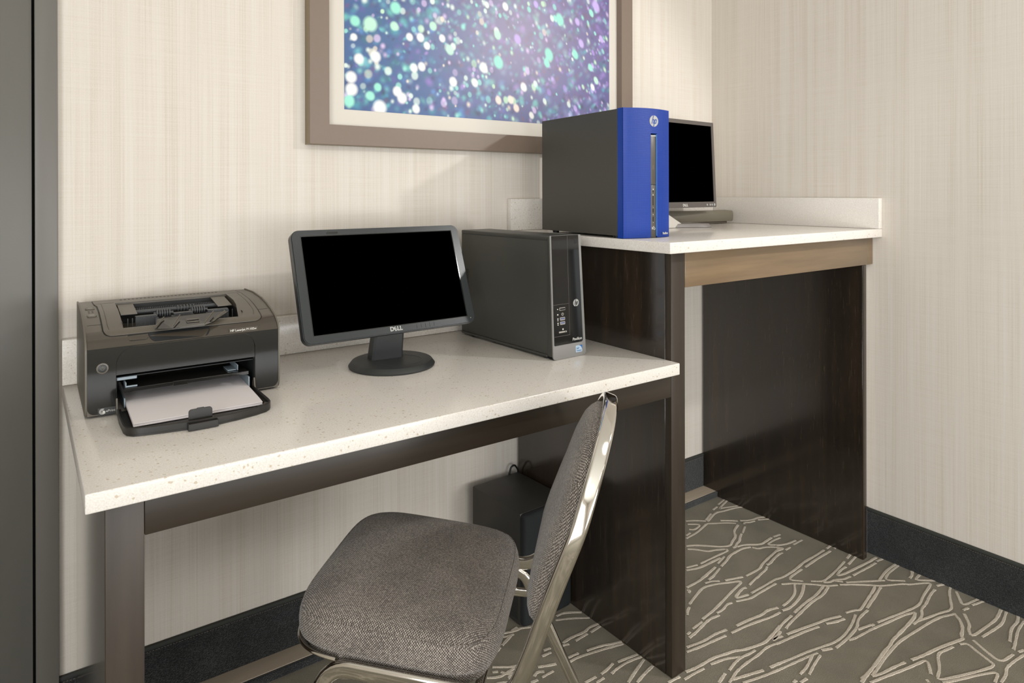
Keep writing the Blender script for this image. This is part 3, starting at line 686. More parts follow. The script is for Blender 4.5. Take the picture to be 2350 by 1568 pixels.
# ================================================================== wide monitor on the low countertop
t = thing('computer_monitor', 'black widescreen monitor tilted back on a round foot, on the low countertop', 'monitor', (.700, -.270, Z1 + .0006), 0)
TILT = math.radians(20.2); a = math.radians(1.6)
PM = Matrix.Translation((.697 - .700, -.303 + .270, .8400 - Z1 - .0006)) @ Matrix.Rotation(a, 4, 'Z') @ Matrix.Rotation(-TILT, 4, 'X')
hd = bpy.data.objects.new('display_head', None); COL.objects.link(hd); hd.parent = t; hd.matrix_local = PM; hd.empty_display_size = .03
Wm, Hm = .4345, .254
SX, SZ0, SZ1 = .195, .0182, .2388
b = B(); n_ = 8
def rr(x, z0, z1, r, n=8): return rrect(-x, x, z0, z1, r, n)
outer = rr(Wm / 2, 0, Hm, .019); inner = rr(SX, SZ0, SZ1, .0008)
ring(b, outer, inner, -.001, .010)
o2 = rr(Wm / 2 - .002, .002, Hm - .002, .017); V = []
ring(b, o2, inner, -.0030, -.0012)
obj('bezel', b, 'mon_black', hd, smooth=50)
b = B(); slab(b, rr(SX + .001, SZ0 - .001, SZ1 + .001, .001), -.0002, .004); obj('screen', b, 'screen', hd, label='switched off black screen')
b = B()
P0_ = rr(Wm / 2 - .0005, .0005, Hm - .0005, .0185); P1_ = rr(Wm / 2 - .006, .006, Hm - .006, .016); P2_ = rr(Wm / 2 - .05, .04, Hm - .04, .03)
A = [[b.verts.new((p[0], y, p[1])) for p in P] for P, y in ((P0_, .0102), (P0_, .017), (P1_, .019), (P1_, .024), (P2_, .050))]
for r0, r1 in zip(A, A[1:]):
    for i in range(len(r0)): b.faces.new((r0[i], r0[(i + 1) % len(r0)], r1[(i + 1) % len(r0)], r1[i]))
b.faces.new(A[0]); b.faces.new(A[-1][::-1]); obj('back_shell', b, 'mon_matte', hd)
b = B(); ring(b, rr(SX + .0012, SZ0 - .0012, SZ1 + .0012, .001), rr(SX - .0002, SZ0 + .0002, SZ1 - .0002, .001), -.0034, -.0028); obj('screen_lip', b, 'gloss', hd)
def mark(bm, x, y, z, s_, bold):
    text_bm(bm, 'D', s_, face_mx(x - .86 * s_, y, z), .0003, bold=bold); text_bm(bm, 'E', s_ * .92, face_mx(x - .24 * s_, y, z - .04 * s_) @ Matrix.Rotation(.5, 4, 'Z'), .0003, bold=bold)
    text_bm(bm, 'L', s_, face_mx(x + .36 * s_, y, z), .0003, bold=bold); text_bm(bm, 'L', s_, face_mx(x + .86 * s_, y, z), .0003, bold=bold)
b = B(); mark(b, -.0005, -.0031, .0108, .0135, .0005)
obj('lettering', b, 'logo', hd)
b = B(); text_bm(b, 'S1709W', .0052, face_mx(-.165, -.0031, .2462), .0001); obj('model_print', b, 'seam', hd) if False else b.free()
for i in range(5): b = B(); box(b, .052 + i * .0115, .0535 + i * .0115, -.0036, -.0028, .005, .0145); obj('control_button', b, 'mon_matte', hd)
b = B(); disc(b, .2035, .0125, .0026, -.0036, -.0028, 20); obj('power_button', b, 'mon_matte', hd)
b = B(); disc(b, .2035, .0125, .0010, -.0040, -.0035, 12); obj('power_light', b, 'metal', hd)
b = B(); slab(b, rrect(-.135, -.108, .2425, .2480, .0026), -.0034, -.0028); obj('cable_clip_mark', b, 'gloss', hd)
b = B(); lathe(b, [(.0985, 0), (.0995, .0035), (.0925, .0125), (.0905, .0132), (.0500, .0132)], 72); 
bmesh.ops.delete(b, geom=[f for f in b.faces if len(f.verts) > 20 and f.calc_center_median().z > .01], context='FACES')
bs = obj('base', b, 'mon_matte', t)
b = B(); lathe(b, [(.0530, .0128), (.0520, .0136), (.0500, .0136), (.0485, .0112), (.0002, .0108)], 60, .012, -.018); obj('base_dish', b, 'mon_matte', t)
b = B(); lathe(b, [(.091, .0100), (.091, .0131)], 72); obj('base_top', b, 'mon_matte', t)
b = B()
for i, (y, z, hw, ht) in enumerate(((.014, .010, .0350, .016), (.012, .030, .0335, .016), (-.002, .080, .0315, .015), (.010, .150, .0305, .015), (.014, .185, .030, .015))):
    q = [b.verts.new((x_, y_, z)) for x_, y_ in ((-hw - .004, y - ht + .004), (-hw + .001, y - ht), (hw - .001, y - ht), (hw + .004, y - ht + .004), (hw + .004, y + ht), (-hw - .004, y + ht))]
    if i:
        for k in range(6): b.faces.new((pq[k], pq[(k + 1) % 6], q[(k + 1) % 6], q[k]))
    else: b.faces.new(q)
    pq = q
b.faces.new(pq[::-1])
bmesh.ops.rotate(b, verts=b.verts, cent=(0, .012, 0), matrix=Matrix.Rotation(-.08, 3, 'Z')); bmesh.ops.translate(b, verts=b.verts, vec=(-.004, .012, 0))
obj('neck', b, 'mon_matte', t, smooth=25)

# ================================================================== grey monitor on the tall countertop
t = thing('computer_monitor', 'grey-framed squarish monitor beside the blue computer, on the tall countertop', 'monitor', (1.84, -.181, Z2 + .0006), .069)
hd = bpy.data.objects.new('display_head', None); COL.objects.link(hd); hd.parent = t; hd.empty_display_size = .03
hd.matrix_local = Matrix.Translation((0, 0, 1.128 - .0195 - Z2)) @ Matrix.Rotation(-.045, 4, 'X')
SX, SZ0, SZ1 = .169, .0195, .2895; Wm = (SX + .0130) * 2; Hm = .303
b = B(); ring(b, rr(Wm / 2, 0, Hm, .004), rr(SX, SZ0, SZ1, .001), -.002, .016); obj('bezel', b, 'mon_grey', hd, smooth=50)
b = B(); slab(b, rr(SX + .001, SZ0 - .001, SZ1 + .001, .001), .0002, .004); obj('screen', b, 'screen', hd, label='switched off black screen')
b = B(); box(b, -Wm / 2 + .004, Wm / 2 - .004, .0162, .03, .004, Hm - .004, .004, 2); box(b, -.11, .11, .03, .055, .06, .24, .01, 2); obj('back_shell', b, 'silver', hd)
b = B(); mark(b, 0, -.0021, .0088, .0125, .0004)
obj('lettering', b, 'logo_white', hd)
for x, r in ((.125, .0036), (.1425, .0036), (.1545, .0036), (.1695, .0048)):
    b = B(); disc(b, x, .0088, r, -.0034, -.0018, 20); obj('control_button', b, 'logo', hd)
b = B()
prism(b, [(-.165, 0), (.0, 0), (.0, .0095), (-.045, .0370), (-.062, .046), (-.062, .20), (-.105, .20), (-.105, .046), (-.165, .0095)], lambda p: (p[0] - .060 + .0, -.045, p[1]), lambda p: (p[0] - .060, .045, p[1])); b.free()
b = B()
P = [(-.150, 0), (-.0640, 0), (-.0640, .0105), (-.0980, .0385), (-.118, .052), (-.118, .14), (-.150, .14)]
b.free()
b = B()     # silver column that fans out to a flat toe
def sect(z, x0, x1, y0, y1): return [b.verts.new(p) for p in ((x0, y0, z), (x1, y0, z), (x1, y1, z), (x0, y1, z))]
S = [sect(z, *q) for z, q in ((.0002, (-.18, -.0640, -.034, .06)), (.0105, (-.18, -.0640, -.034, .06)), (.0380, (-.150, -.0985, -.012, .062)), (.060, (-.135, -.105, .022, .066)), (.16, (-.135, -.105, .030, .066)))]
for r0, r1 in zip(S, S[1:]):
    for i in range(4): b.faces.new((r0[i], r0[(i + 1) % 4], r1[(i + 1) % 4], r1[i]))
b.faces.new(S[0]); b.faces.new(S[-1][::-1]); obj('column', b, 'silver', t, smooth=20)
b = B()
box(b, -.105, -.02, .0555, .070, .10, .15, .003, 1); obj('mount_arm', b, 'silver', t)
b = B()
P = [(-.115, -.028), (-.070, -.046), (-.035, -.070), (-.012, -.088), (.004, -.094), (.020, -.092), (.036, -.080), (.046, -.060), (.050, -.030), (.050, .040), (.042, .056), (.024, .062), (-.090, .062), (-.115, .045)]
A = [[b.verts.new((px * k + (1 - k) * -.03, py * k + (1 - k) * -.01, z)) for px, py in P] for k, z in ((1.0, .0002), (.99, .003), (.90, .0115), (.80, .0122))]
for r0, r1 in zip(A, A[1:]):
    for i in range(len(P)): b.faces.new((r0[i], r0[(i + 1) % len(P)], r1[(i + 1) % len(P)], r1[i]))
b.faces.new(A[0]); b.faces.new(A[-1][::-1])
obj('base', b, 'grey_base', t)

# ================================================================== speaker bar behind the grey monitor
t = thing('speaker_bar', 'long olive-grey speaker bar lying against the backsplash behind the grey monitor', 'speaker', (2.168, -.112, Z2 + .0006), -.05)
b = B(); pr = [(-.020, .0085), (-.023, .016), (-.0245, .028), (-.023, .040), (-.020, .0475), (.012, .049), (.020, .046), (.020, .010), (.012, .008)]
A = []
for x, k in ((-.380, .9), (-.377, 1), (-.003, 1), (-.001, .98), (.0, .94)): A.append([b.verts.new((x, y * k, .029 + (z - .029) * k)) for y, z in pr])
for r0, r1 in zip(A, A[1:]):
    for i in range(len(pr)): b.faces.new((r0[i], r0[(i + 1) % len(pr)], r1[(i + 1) % len(pr)], r1[i]))
b.faces.new(A[0]); b.faces.new(A[-1][::-1]); obj('grille', b, 'bar', t, smooth=50)
b = B(); box(b, -.365, -.024, -.014, .014, .0002, .0085, .002, 2); obj('foot', b, 'bar2', t)

# ================================================================== subwoofer under the low desk
t = thing('subwoofer', 'black subwoofer box on the carpet under the low desk', 'speaker', (1.081, -.277, .0006), .044)
b = B(); box(b, 0, .171, .020, .242, .0, .300, .003, 2); obj('cabinet', b, 'sub', t)
b = B()
pts = rrect(.0005, .1705, .001, .299, .010, 6)
A = [[b.verts.new((.0855 + (px - .0855) * k, y, .15 + (pz - .15) * k)) for px, pz in pts] for k, y in ((1, .0195), (1, .010), (.975, .003), (.93, .0))]
for r0, r1 in zip(A, A[1:]):
    for i in range(len(pts)): b.faces.new((r0[i], r0[(i + 1) % len(pts)], r1[(i + 1) % len(pts)], r1[i]))
b.faces.new(A[0]); b.faces.new(A[-1][::-1]); obj('front_grille', b, 'sub_cloth', t)
b = B()
for i in range(44): box(b, -.0006, .0002, .030, .232, .012 + i * .0040, .0140 + i * .0040)
obj('side_ribs', b, 'mon_matte', t, smooth=0)
b = B()
path = fillet([(1.205, -.022, .005), (1.207, -.022, .28), (1.219, -.022, .318), (1.232, -.022, .322), (1.2475, -.021, .302), (1.2495, -.020, .20), (1.2495, -.020, .02)], .03, 6)
sweep(b, path, csec(.0028), (1, 0, 0)); setp(obj('speaker_cable', b, 'cable'), 'black cable looping up behind the subwoofer box', 'cable')

# ================================================================== framed picture
pf = thing('framed_picture', 'large framed print of turquoise and violet light spots on the wall', 'picture', (0, 0, 1.286))
FX0, FX1, FH = .588, 1.739, .92
def rect4(x0, x1, z0, z1): return [(x0, z0), (x1, z0), (x1, z1), (x0, z1)]
b = B(); o_ = rect4(FX0, FX1, 0, FH); i_ = rect4(FX0 + .0525, FX1 - .0525, .0525, FH - .0525)
V = [[b.verts.new((p[0], y, p[1])) for p in q] for q, y in ((o_, -.001), (o_, -.0325), (rect4(FX0 + .0012, FX1 - .0012, .0012, FH - .0012), -.034), (i_, -.0325), (i_, -.006))]
for r0, r1 in zip(V, V[1:]):
    for i in range(4):
        f = b.faces.new((r0[i], r0[(i + 1) % 4], r1[(i + 1) % 4], r1[i])); f.material_index = 1 if r0 is V[0] else 0
obj('frame', b, None, pf, smooth=0, mats=['frame', 'frame_side'])
b = B(); box(b, FX0 + .05, FX1 - .05, -.008, -.002, .05, FH - .05); obj('mat_board', b, 'mat', pf)
# the print: soft out-of-focus light spots
def artwork():
    rnd = random.Random(11)
    X0, X1, Zb, Zt = .690, 1.650, 1.383 - 1.286, FH - .097
    nx = 460; nz = int(nx * (Zt - Zb) / (X1 - X0))
    import numpy as np
    xx, zz = np.meshgrid(np.linspace(0, 1, nx), np.linspace(0, (Zt - Zb) / (X1 - X0), nz))
    def L(c): return np.array(lin(c)[:3])
    g = np.clip(xx * .75 + zz * .35 - .18, 0, 1)[..., None]
    img = L((50, 88, 138)) * (1 - g) + L((96, 72, 134)) * g
    pink_glare = np.exp(-(((xx - .60) / .30) ** 2 + ((zz - .30) / .26) ** 2))[..., None]  # pinkish light reflected by the glazing, painted into the print colours
    for i in range(2600):
        x, z = rnd.random(), rnd.random() * zz.max()
        r = rnd.uniform(.005, .017)
        tq = min(1, max(0, x * .9 + z * .35 - .15 + rnd.uniform(-.3, .3)))
        c = rnd.choice([(60, 150, 170), (74, 128, 190), (94, 180, 188), (80, 84, 150), (50, 62, 112), (96, 184, 176), (40, 100, 124), (104, 184, 196), (46, 62, 112), (60, 150, 150), (36, 60, 88)]) if rnd.random() > tq else rnd.choice([(126, 104, 180), (150, 124, 196), (96, 76, 130), (106, 130, 170), (100, 80, 112), (84, 70, 110), (130, 170, 180)])
        blob(img, xx, zz, x, z, r, L(c), rnd.uniform(.35, .85), np, .5, rnd.uniform(-.5, .5))
    img[:] = img * (1 - .42 * pink_glare) + L((196, 180, 190)) * .42 * pink_glare
    for i in range(760):
        x, z = rnd.random(), rnd.random() * zz.max()
        r = rnd.uniform(.0045, .0125)
        q = rnd.random()
        c = (220, 236, 226) if q < .3 else (150, 222, 208) if q < .62 else (196, 232, 196) if q < .72 else (206, 186, 224) if q < .92 else (236, 222, 200)
        if x > .72 and rnd.random() < .5: c = rnd.choice([(186, 166, 222), (164, 140, 208)])
        blob(img, xx, zz, x, z, r, L(c), rnd.uniform(.35, .9), np, .5 if i % 3 else .85, -.5 * (x - .2), 1 + .5 * x)
    # the largest spots, where the print has them (u, v in the photograph projected on the print)
    BIG = ((812, 85, 7, 2), (850, 55, 14, 0), (815, 48, 10, 1), (908, 18, 12, 1), (994, 60, 9, 0), (824, 135, 10, 2), (862, 130, 11, 2), (940, 85, 8, 2), (965, 86, 9, 2), (806, 177, 11, 2), (807, 205, 12, 2), (801, 232, 11, 1), (850, 220, 9, 1),
           (867, 200, 8, 1), (872, 247, 14, 2), (912, 210, 10, 2), (923, 225, 11, 2), (955, 250, 9, 2), (950, 156, 9, 2), (968, 153, 9, 2), (1033, 115, 10, 0), (1040, 188, 10, 2), (1110, 155, 11, 2), (1144, 143, 14, 1), (1142, 80, 10, 0), (1202, 200, 10, 2),
           (1144, 230, 9, 3), (1172, 229, 9, 3), (1185, 248, 9, 3), (1188, 90, 11, 4), (1260, 125, 14, 1), (1255, 145, 10, 1), (1285, 45, 14, 1), (1357, 30, 9, 1), (1320, 125, 11, 1), (1334, 100, 10, 4), (1368, 185, 9, 0), (1360, 200, 8, 2), (1220, 265, 8, 2), (1160, 15, 9, 2), (1230, 10, 8, 4), (1368, 15, 14, 4), (905, 60, 9, 0), (1015, 88, 8, 2), (980, 105, 8, 2), (1325, 50, 9, 4), (1380, 90, 9, 4), (1355, 155, 9, 1), (1090, 190, 9, 2))
    R = camo.matrix_world.to_3x3()
    for u, v, r, k in BIG:
        d = R @ Vector(((u - 1175) / CF, -(v - CV0) / CF, -1)); tt = (CD - .009) / d.y
        px, pz = d.x * tt, CH + d.z * tt
        x, z = (px - X0) / (X1 - X0), (pz - 1.286 - Zb) / (X1 - X0)
        rr_ = r * d.y * tt / 1562 / (X1 - X0) * 1.25 * (1 if u < 1000 else 1.0)
        blob(img, xx, zz, x, z, rr_, L([(186, 236, 206), (150, 226, 204), (236, 236, 232), (246, 226, 212), (190, 168, 226)][k]), .92, np, 1.0, -.35 * x, 1 + .35 * x)
    me = bpy.data.meshes.new('print')
    verts = [(X0 + (X1 - X0) * i / (nx - 1), -.0086, Zb + (Zt - Zb) * j / (nz - 1)) for j in range(nz) for i in range(nx)]
    faces = [(j * nx + i, j * nx + i + 1, (j + 1) * nx + i + 1, (j + 1) * nx + i) for j in range(nz - 1) for i in range(nx - 1)]
    me.from_pydata(verts, [], faces)
    ca = me.color_attributes.new('print_ink_and_glare', 'FLOAT_COLOR', 'POINT')
    al = np.ones((nz * nx, 4), 'f'); al[:, :3] = np.clip(img.reshape(-1, 3), 0, 1); ca.data.foreach_set('color', al.ravel())
    m, nt, bb = new_mat('print_ink_and_glare'); at = nt.nodes.new('ShaderNodeAttribute'); at.attribute_name = 'print_ink_and_glare'
    nt.links.new(at.outputs[0], bb.inputs['Base Color']); bb.inputs['Roughness'].default_value = .7
    me.materials.append(m); o = bpy.data.objects.new('print', me); COL.objects.link(o); o.parent = pf
    o['label'] = 'printed photograph of blurred turquoise, white and violet lights'
def blob(img, xx, zz, x, z, r, c, a, np, hard, lean=0, asp=1.0):
    nzv, nxv = xx.shape; mz = zz.max()
    i0, i1 = int((x - 1.8 * r) * nxv), int((x + 1.8 * r) * nxv) + 2; j0, j1 = int((z - 2.2 * r) / mz * nzv), int((z + 2.2 * r) / mz * nzv) + 2
    i0, j0 = max(i0, 0), max(j0, 0)
    if i1 <= i0 or j1 <= j0: return
    X = xx[j0:j1, i0:i1] - x; Z = zz[j0:j1, i0:i1] - z
    if X.size == 0: return
    X2 = (X - lean * Z) * asp; d = np.sqrt(X2 * X2 + Z * Z) / r
    wgt = np.clip((1.25 - d) / (.5 if hard > .6 else 1.1), 0, 1) * a
    wgt = (wgt * wgt * (3 - 2 * wgt))[..., None] if hard <= .6 else wgt[..., None]
    img[j0:j1, i0:i1] = img[j0:j1, i0:i1] * (1 - wgt) + c * wgt
artwork()
def glassmat():
    m, nt, b_ = new_mat('picture_glass')
    out = nt.nodes['Material Output']; tr = nt.nodes.new('ShaderNodeBsdfTransparent'); gl = nt.nodes.new('ShaderNodeBsdfGlossy'); gl.inputs['Roughness'].default_value = .42
    fr_ = nt.nodes.new('ShaderNodeFresnel'); fr_.inputs[0].default_value = 1.45; mx = nt.nodes.new('ShaderNodeMixShader')
    ge = nt.nodes.new('ShaderNodeNewGeometry'); nt.links.new(math_node(nt, 'MULTIPLY', fr_.outputs[0], math_node(nt, 'SUBTRACT', 1.0, ge.outputs['Backfacing'])), mx.inputs[0]); nt.links.new(tr.outputs[0], mx.inputs[1]); nt.links.new(gl.outputs[0], mx.inputs[2]); nt.links.new(mx.outputs[0], out.inputs[0])
    return m
M['glass'] = glassmat()
b = B(); box(b, FX0 + .0515, FX1 - .0515, -.0125, -.0105, .0515, FH - .0515); obj('glass', b, 'glass', pf)

# ================================================================== laser printer
PR = thing('laser_printer', 'black laser printer with open paper tray, at the left end of the low countertop', 'printer', (.0895, -.302, Z1 + .0006), -.012)
PW = .340
PROF = [(0, 0.0), (0, .120), (.003, .1265), (.010, .1345), (.028, .1455), (.056, .1545), (.09, .1625), (.13, .1690), (.20, .1735), (.29, .1715)]
def zs(y):
    for (y0, z0), (y1, z1) in zip(PROF[1:], PROF[2:]):
        if y <= y1: return z0 + (z1 - z0) * max(0, y - y0) / (y1 - y0)
    return PROF[-1][1]
def prof(y0=0, y1=.276, off=0, n=26):
    return [(y, zs(y) + off) for y in sorted({y0, y1} | {p[0] for p in PROF[1:] if y0 < p[0] < y1} | {.0015, .006, .018, .04, .07, .11, .16, .24} & {q for q in (.0015, .006, .018, .04, .07, .11, .16, .24) if y0 < q < y1})]
def xprism(bm, poly, x0, x1, mi=0): prism(bm, poly, lambda p: (x0, p[0], p[1]), lambda p: (x1, p[0], p[1]), mi)
OX0, OX1 = .048, .2915          # paper mouth
WX0, WX1 = .0625, .2800         # window on top
b = B()
full = [(.0, .004)] + prof() + [(.276, .004)]
xprism(b, full, .0032, OX0); xprism(b, full, OX1, PW - .0032)
mouth = [(.0045, .0705), (.0045, .1180)] + prof(.003, .276) + [(.276, .004), (.165, .004), (.165, .066)]
xprism(b, mouth, OX0, WX0); xprism(b, mouth, WX1, OX1)
mid = [(.0045, .0705), (.0045, .1180)] + prof(.003, .040) + [(.046, .148), (.060, .136), (.150, .130), (.196, .130), (.200, .150)] + prof(.200, .276) + [(.276, .004), (.165, .004), (.165, .066)]
xprism(b, mid, WX0, WX1)
obj('body', b, 'p_body', PR, smooth=35)
# side shells with a raised rim
for x0, x1, nm in ((0, .0030, 'side_panel'), (PW - .0030, PW, 'side_panel')):
    b = B(); pf_ = [(y, z + .0022) for y, z in prof(0, .277)]
    poly = [(.020, .0012), (.006, .004), (.0, .012), (-.0022, .022), (-.0022, .114)] + [(y - .0018, z) for y, z in pf_] + [(.2775, .165), (.2775, .020), (.274, .0012)]
    xprism(b, poly, x0, x1); obj(nm, b, 'p_side', PR, smooth=35)
# glossy front: two cheeks and the band over the paper door
arcn = 10
AR = .034
ca = [(math.cos(.5 * PI * q / arcn), math.sin(.5 * PI * q / arcn)) for q in range(arcn + 1)]
fo = [(.0072, .016)] + [(.0155 - .012 * c_, .018 - .012 * s_) for c_, s_ in ca] + [(OX0, .006), (OX0, .089)] + [(OX0 + AR - AR * c_, .089 + .0325 * s_) for c_, s_ in ca[1:]]
fo += [(OX1 - .024 + .024 * c_, .089 + .0325 * s_) for c_, s_ in ca[::-1]] + [(OX1, .006)] + [(PW - .0155 + .012 * c_, .018 - .012 * s_) for c_, s_ in ca[::-1]] + [(PW - .0035, .1232), (.0035, .1232)]
b = B(); slab(b, fo[1:], -.0008, .003); fp = obj('front_panel', b, 'p_gloss', PR, smooth=0, label='glossy black front panel')
b = B()
# glossy curve above: draped strip up to the lid line
rows = [(-.0003, .1232 - .0004)] + [(y, zs(y)) for y in (.003, .006, .010, .014, .018, .023, .028, .034)]
A = [[b.verts.new((x, y - .0006, z + .0004)) for x in (.0035, PW - .0035)] for y, z in rows]
Dn = [[b.verts.new((x, y + .001, z - .0025)) for x in (.0035, PW - .0035)] for y, z in rows]
for i in range(len(rows) - 1):
    b.faces.new((A[i][0], A[i][1], A[i + 1][1], A[i + 1][0])); b.faces.new((Dn[i][0], Dn[i][1], Dn[i + 1][1], Dn[i + 1][0]))
    for s in (0, 1): b.faces.new((A[i][s], A[i + 1][s], Dn[i + 1][s], Dn[i][s]))
b.faces.new((A[0][0], A[0][1], Dn[0][1], Dn[0][0])); b.faces.new((A[-1][0], A[-1][1], Dn[-1][1], Dn[-1][0]))
obj('shoulder', b, 'p_shoulder_sheen', PR, smooth=60)
b = B()
dp = [(OX0 + .0006, .0712), (OX1 - .0006, .0712), (OX1 - .0006, .089)] + [(OX1 - .0246 + .0238 * math.cos(.5 * PI * i / arcn), .089 + .0318 * math.sin(.5 * PI * i / arcn)) for i in range(1, arcn + 1)] + [(OX0 + AR - (AR - .0008) * math.cos(.5 * PI * i / arcn), .089 + .0318 * math.sin(.5 * PI * i / arcn)) for i in range(arcn, 0, -1)] + [(OX0 + .0006, .089)]
slab(b, dp, .0012, .004); obj('output_door', b, 'p_gloss', PR)
# power button, labels
b = B(); lathe(b, [(.0095, 0), (.0095, .0014), (.0078, .0018)], 36); bmesh.ops.transform(b, matrix=face_mx(.0268, -.0006, .0875), verts=b.verts); pb = obj('power_button', b, 'p_body', PR)
b = B(); lathe(b, [(.0070, .0015), (.0070, .0026), (.0062, .0031)], 36); bmesh.ops.transform(b, matrix=face_mx(.0268, -.0006, .0875), verts=b.verts); obj('button_cap', b, 'mon_matte', pb)
b = B(); box(b, .0258 + .0006, .0272 + .0002, -.0040, -.0036, .0880, .0915); ring(b, [(.0268 + .003 * math.cos(q * PI / 12), .0875 + .003 * math.sin(q * PI / 12)) for q in range(24)], [(.0268 + .0024 * math.cos(q * PI / 12), .0875 + .0024 * math.sin(q * PI / 12)) for q in range(24)], -.0040, -.0036); obj('power_symbol', b, 'p_side', pb)
b = B(); slab(b, rrect(.0195, .0475, .0035, .0165, .0008), -.0012, -.0004, 0)
text_bm(b, 'ePrint', .0058, face_mx(.0395, -.0013, .0103), .0001, mi=1, width=.0145)
sx_, sz_ = .0268, .0102
for q in range(3):
    r_ = .0052 - q * .0013
    P = [(sx_ + r_ * math.cos(w_ * PI / 12), sz_ + r_ * math.sin(w_ * PI / 12)) for w_ in range(4, 21)]; Q = [(sx_ + (r_ - .0006) * math.cos(w_ * PI / 12), sz_ + (r_ - .0006) * math.sin(w_ * PI / 12)) for w_ in range(4, 21)]
    for i in range(len(P) - 1): b.faces.new([b.verts.new((p[0], -.0014, p[1])) for p in (P[i], P[i + 1], Q[i + 1], Q[i])]).material_index = 1
slab(b, [(.0268, .0062), (.0310, .0062), (.0310, .0100), (.0296, .0114), (.0268, .0114)], -.0015, -.0011, 1)
obj('print_label', b, None, PR, mats=['mon_matte', 'logo_white'])
b = B()
mxl = Matrix.Translation((.2700, .0022, .1278)) @ Matrix.Rotation(PI / 2 - .46, 4, 'X')
box(b, -.0275, .0275, -.0055, .0055, -.0004, .0003, .0, 1, mxl, 0)
text_bm(b, 'HP LaserJet P1102w', .006, mxl @ Matrix.Translation((0, 0, .0004)), .0001, mi=1, width=.050, bold=.00008)
obj('name_label', b, None, PR, mats=['p_shoulder_sheen', 'logo_white'])
# lid: draped plate with the window cut out of it
def wl(y): return WX0 + .0005
def wr(y): return WX1 - .0005 - max(0, (.11 - y)) * .16
YW0, YW1 = .034, .200
b = B(); ys = [.0185, .0187, .0195, .021, .024, .028, YW0, .045, .06, .08, .1, .13, .16, .18, YW1, .22, .245, .258, .264, .2665]
def lidx(y):
    x0, x1 = .0310, .3110; r = .014
    def inset(r_):
        q = y - .0185
        return 0 if q >= r_ else r_ - math.sqrt(max(0, r_ * r_ - (r_ - q) ** 2))
    x0 += inset(.014) - (.004 if y > .19 else 0) ; x1 -= inset(.014)
    return x0, x1
R_ = []
for y in ys:
    x0, x1 = lidx(y); R_.append([[b.verts.new((x, y, zs(y) + o)) for o in (-.0004, .0016)] for x in (x0, min(wl(y), x1), max(min(wr(y), x1), x0), x1)])
for j in range(len(ys) - 1):
    inside = YW0 <= ys[j] and ys[j + 1] <= YW1
    for k in range(3):
        if inside and k == 1: continue
        for l in (0, 1): b.faces.new((R_[j][k][l], R_[j][k + 1][l], R_[j + 1][k + 1][l], R_[j + 1][k][l]))
    for k in ((0, 3) if not inside else (0, 1, 2, 3)): b.faces.new((R_[j][k][0], R_[j][k][1], R_[j + 1][k][1], R_[j + 1][k][0]))
    if YW0 == ys[j]: b.faces.new((R_[j][1][0], R_[j][2][0], R_[j][2][1], R_[j][1][1]))
    if YW1 == ys[j + 1]: b.faces.new((R_[j + 1][1][0], R_[j + 1][2][0], R_[j + 1][2][1], R_[j + 1][1][1]))
for j in (0, len(ys) - 1):
    for k in range(3): b.faces.new((R_[j][k][0], R_[j][k + 1][0], R_[j][k + 1][1], R_[j][k][1]))
lid = obj('top_lid', b, 'p_body', PR, smooth=35)
def draped(bm, pts, off, r=.0006, mi=0):
    P = []
    for (x0, y0), (x1, y1) in zip(pts, pts[1:]):
        n = max(1, int(math.hypot(x1 - x0, y1 - y0) / .006))
        for i in range(n): P.append((x0 + (x1 - x0) * i / n, y0 + (y1 - y0) * i / n))
    P.append(pts[-1]); sweep(bm, [(x, y, zs(y) + off) for x, y in P], csec(r, 6), (1, 0, 0) if abs(pts[0][0] - pts[-1][0]) < abs(pts[0][1] - pts[-1][1]) else (0, 0, 1), mi)
b = B()
LP = [(.0268, .262), (.0268, .200), (.0300, .192)] + [(.0300, .05), (.0300, .034), (.0312, .0265), (.0345, .0205), (.041, .0178), (.05, .0172), (.15, .0172), (.290, .0172), (.300, .0180), (.3075, .0215), (.3115, .0275), (.3122, .036), (.3122, .10), (.3122, .258)]
draped(b, LP, .0006, .0010)
draped(b, [(.007, .062), (.0295, .062)], .0001, .0004); draped(b, [(.3130, .062), (.3335, .062)], .0001, .0004)
draped(b, [(.0270, .206), (.0620, .206)], .0015, .0004); draped(b, [(.283, .206), (.311, .206)], .0015, .0004)
draped(b, [(.0385, .20), (.0385, .05), (.0400, .036)], .0015, .0004); draped(b, [(.3030, .20), (.3030, .06), (.2990, .040)], .0015, .0004)
obj('seam', b, 'seam', PR)
b = B()
for i in range(26):
    x = .078 + i * .0076; mx = Matrix.Translation((x, .246, zs(.246) + .0014)); box(b, -.0019, .0019, -.0045, .0045, 0, .0005, 0, 1, mx)
obj('vent_slots', b, 'seam', lid)
# buttons at the left shoulder
for y, s in ((.168, 'a'), (.112, 'b')):
    b = B(); plate(b, rrect(-.0078, .0078, -.0085, .0085, .004), -.0004, .0016); bmesh.ops.transform(b, matrix=Matrix.Translation((.0175, y, zs(y))) @ Matrix.Rotation(.10, 4, 'X'), verts=b.verts)
    bt = obj('top_button', b, 'p_side' if s == 'a' else 'p_body', PR)
    b = B(); plate(b, rrect(-.0040, .0040, -.0012, .0012, .0006), .0016, .0019); bmesh.ops.transform(b, matrix=Matrix.Translation((.0175, y, zs(y))) @ Matrix.Rotation(.10, 4, 'X'), verts=b.verts); obj('symbol', b, 'logo', bt)
b = B()
for y in (.143, .132):
    box(b, .0125, .0155, y, y + .0022, zs(y) - .0003, zs(y) + .0005); box(b, .0185, .0215, y, y + .0022, zs(y) - .0003, zs(y) + .0005)
obj('indicator_lights', b, 'seam', PR)
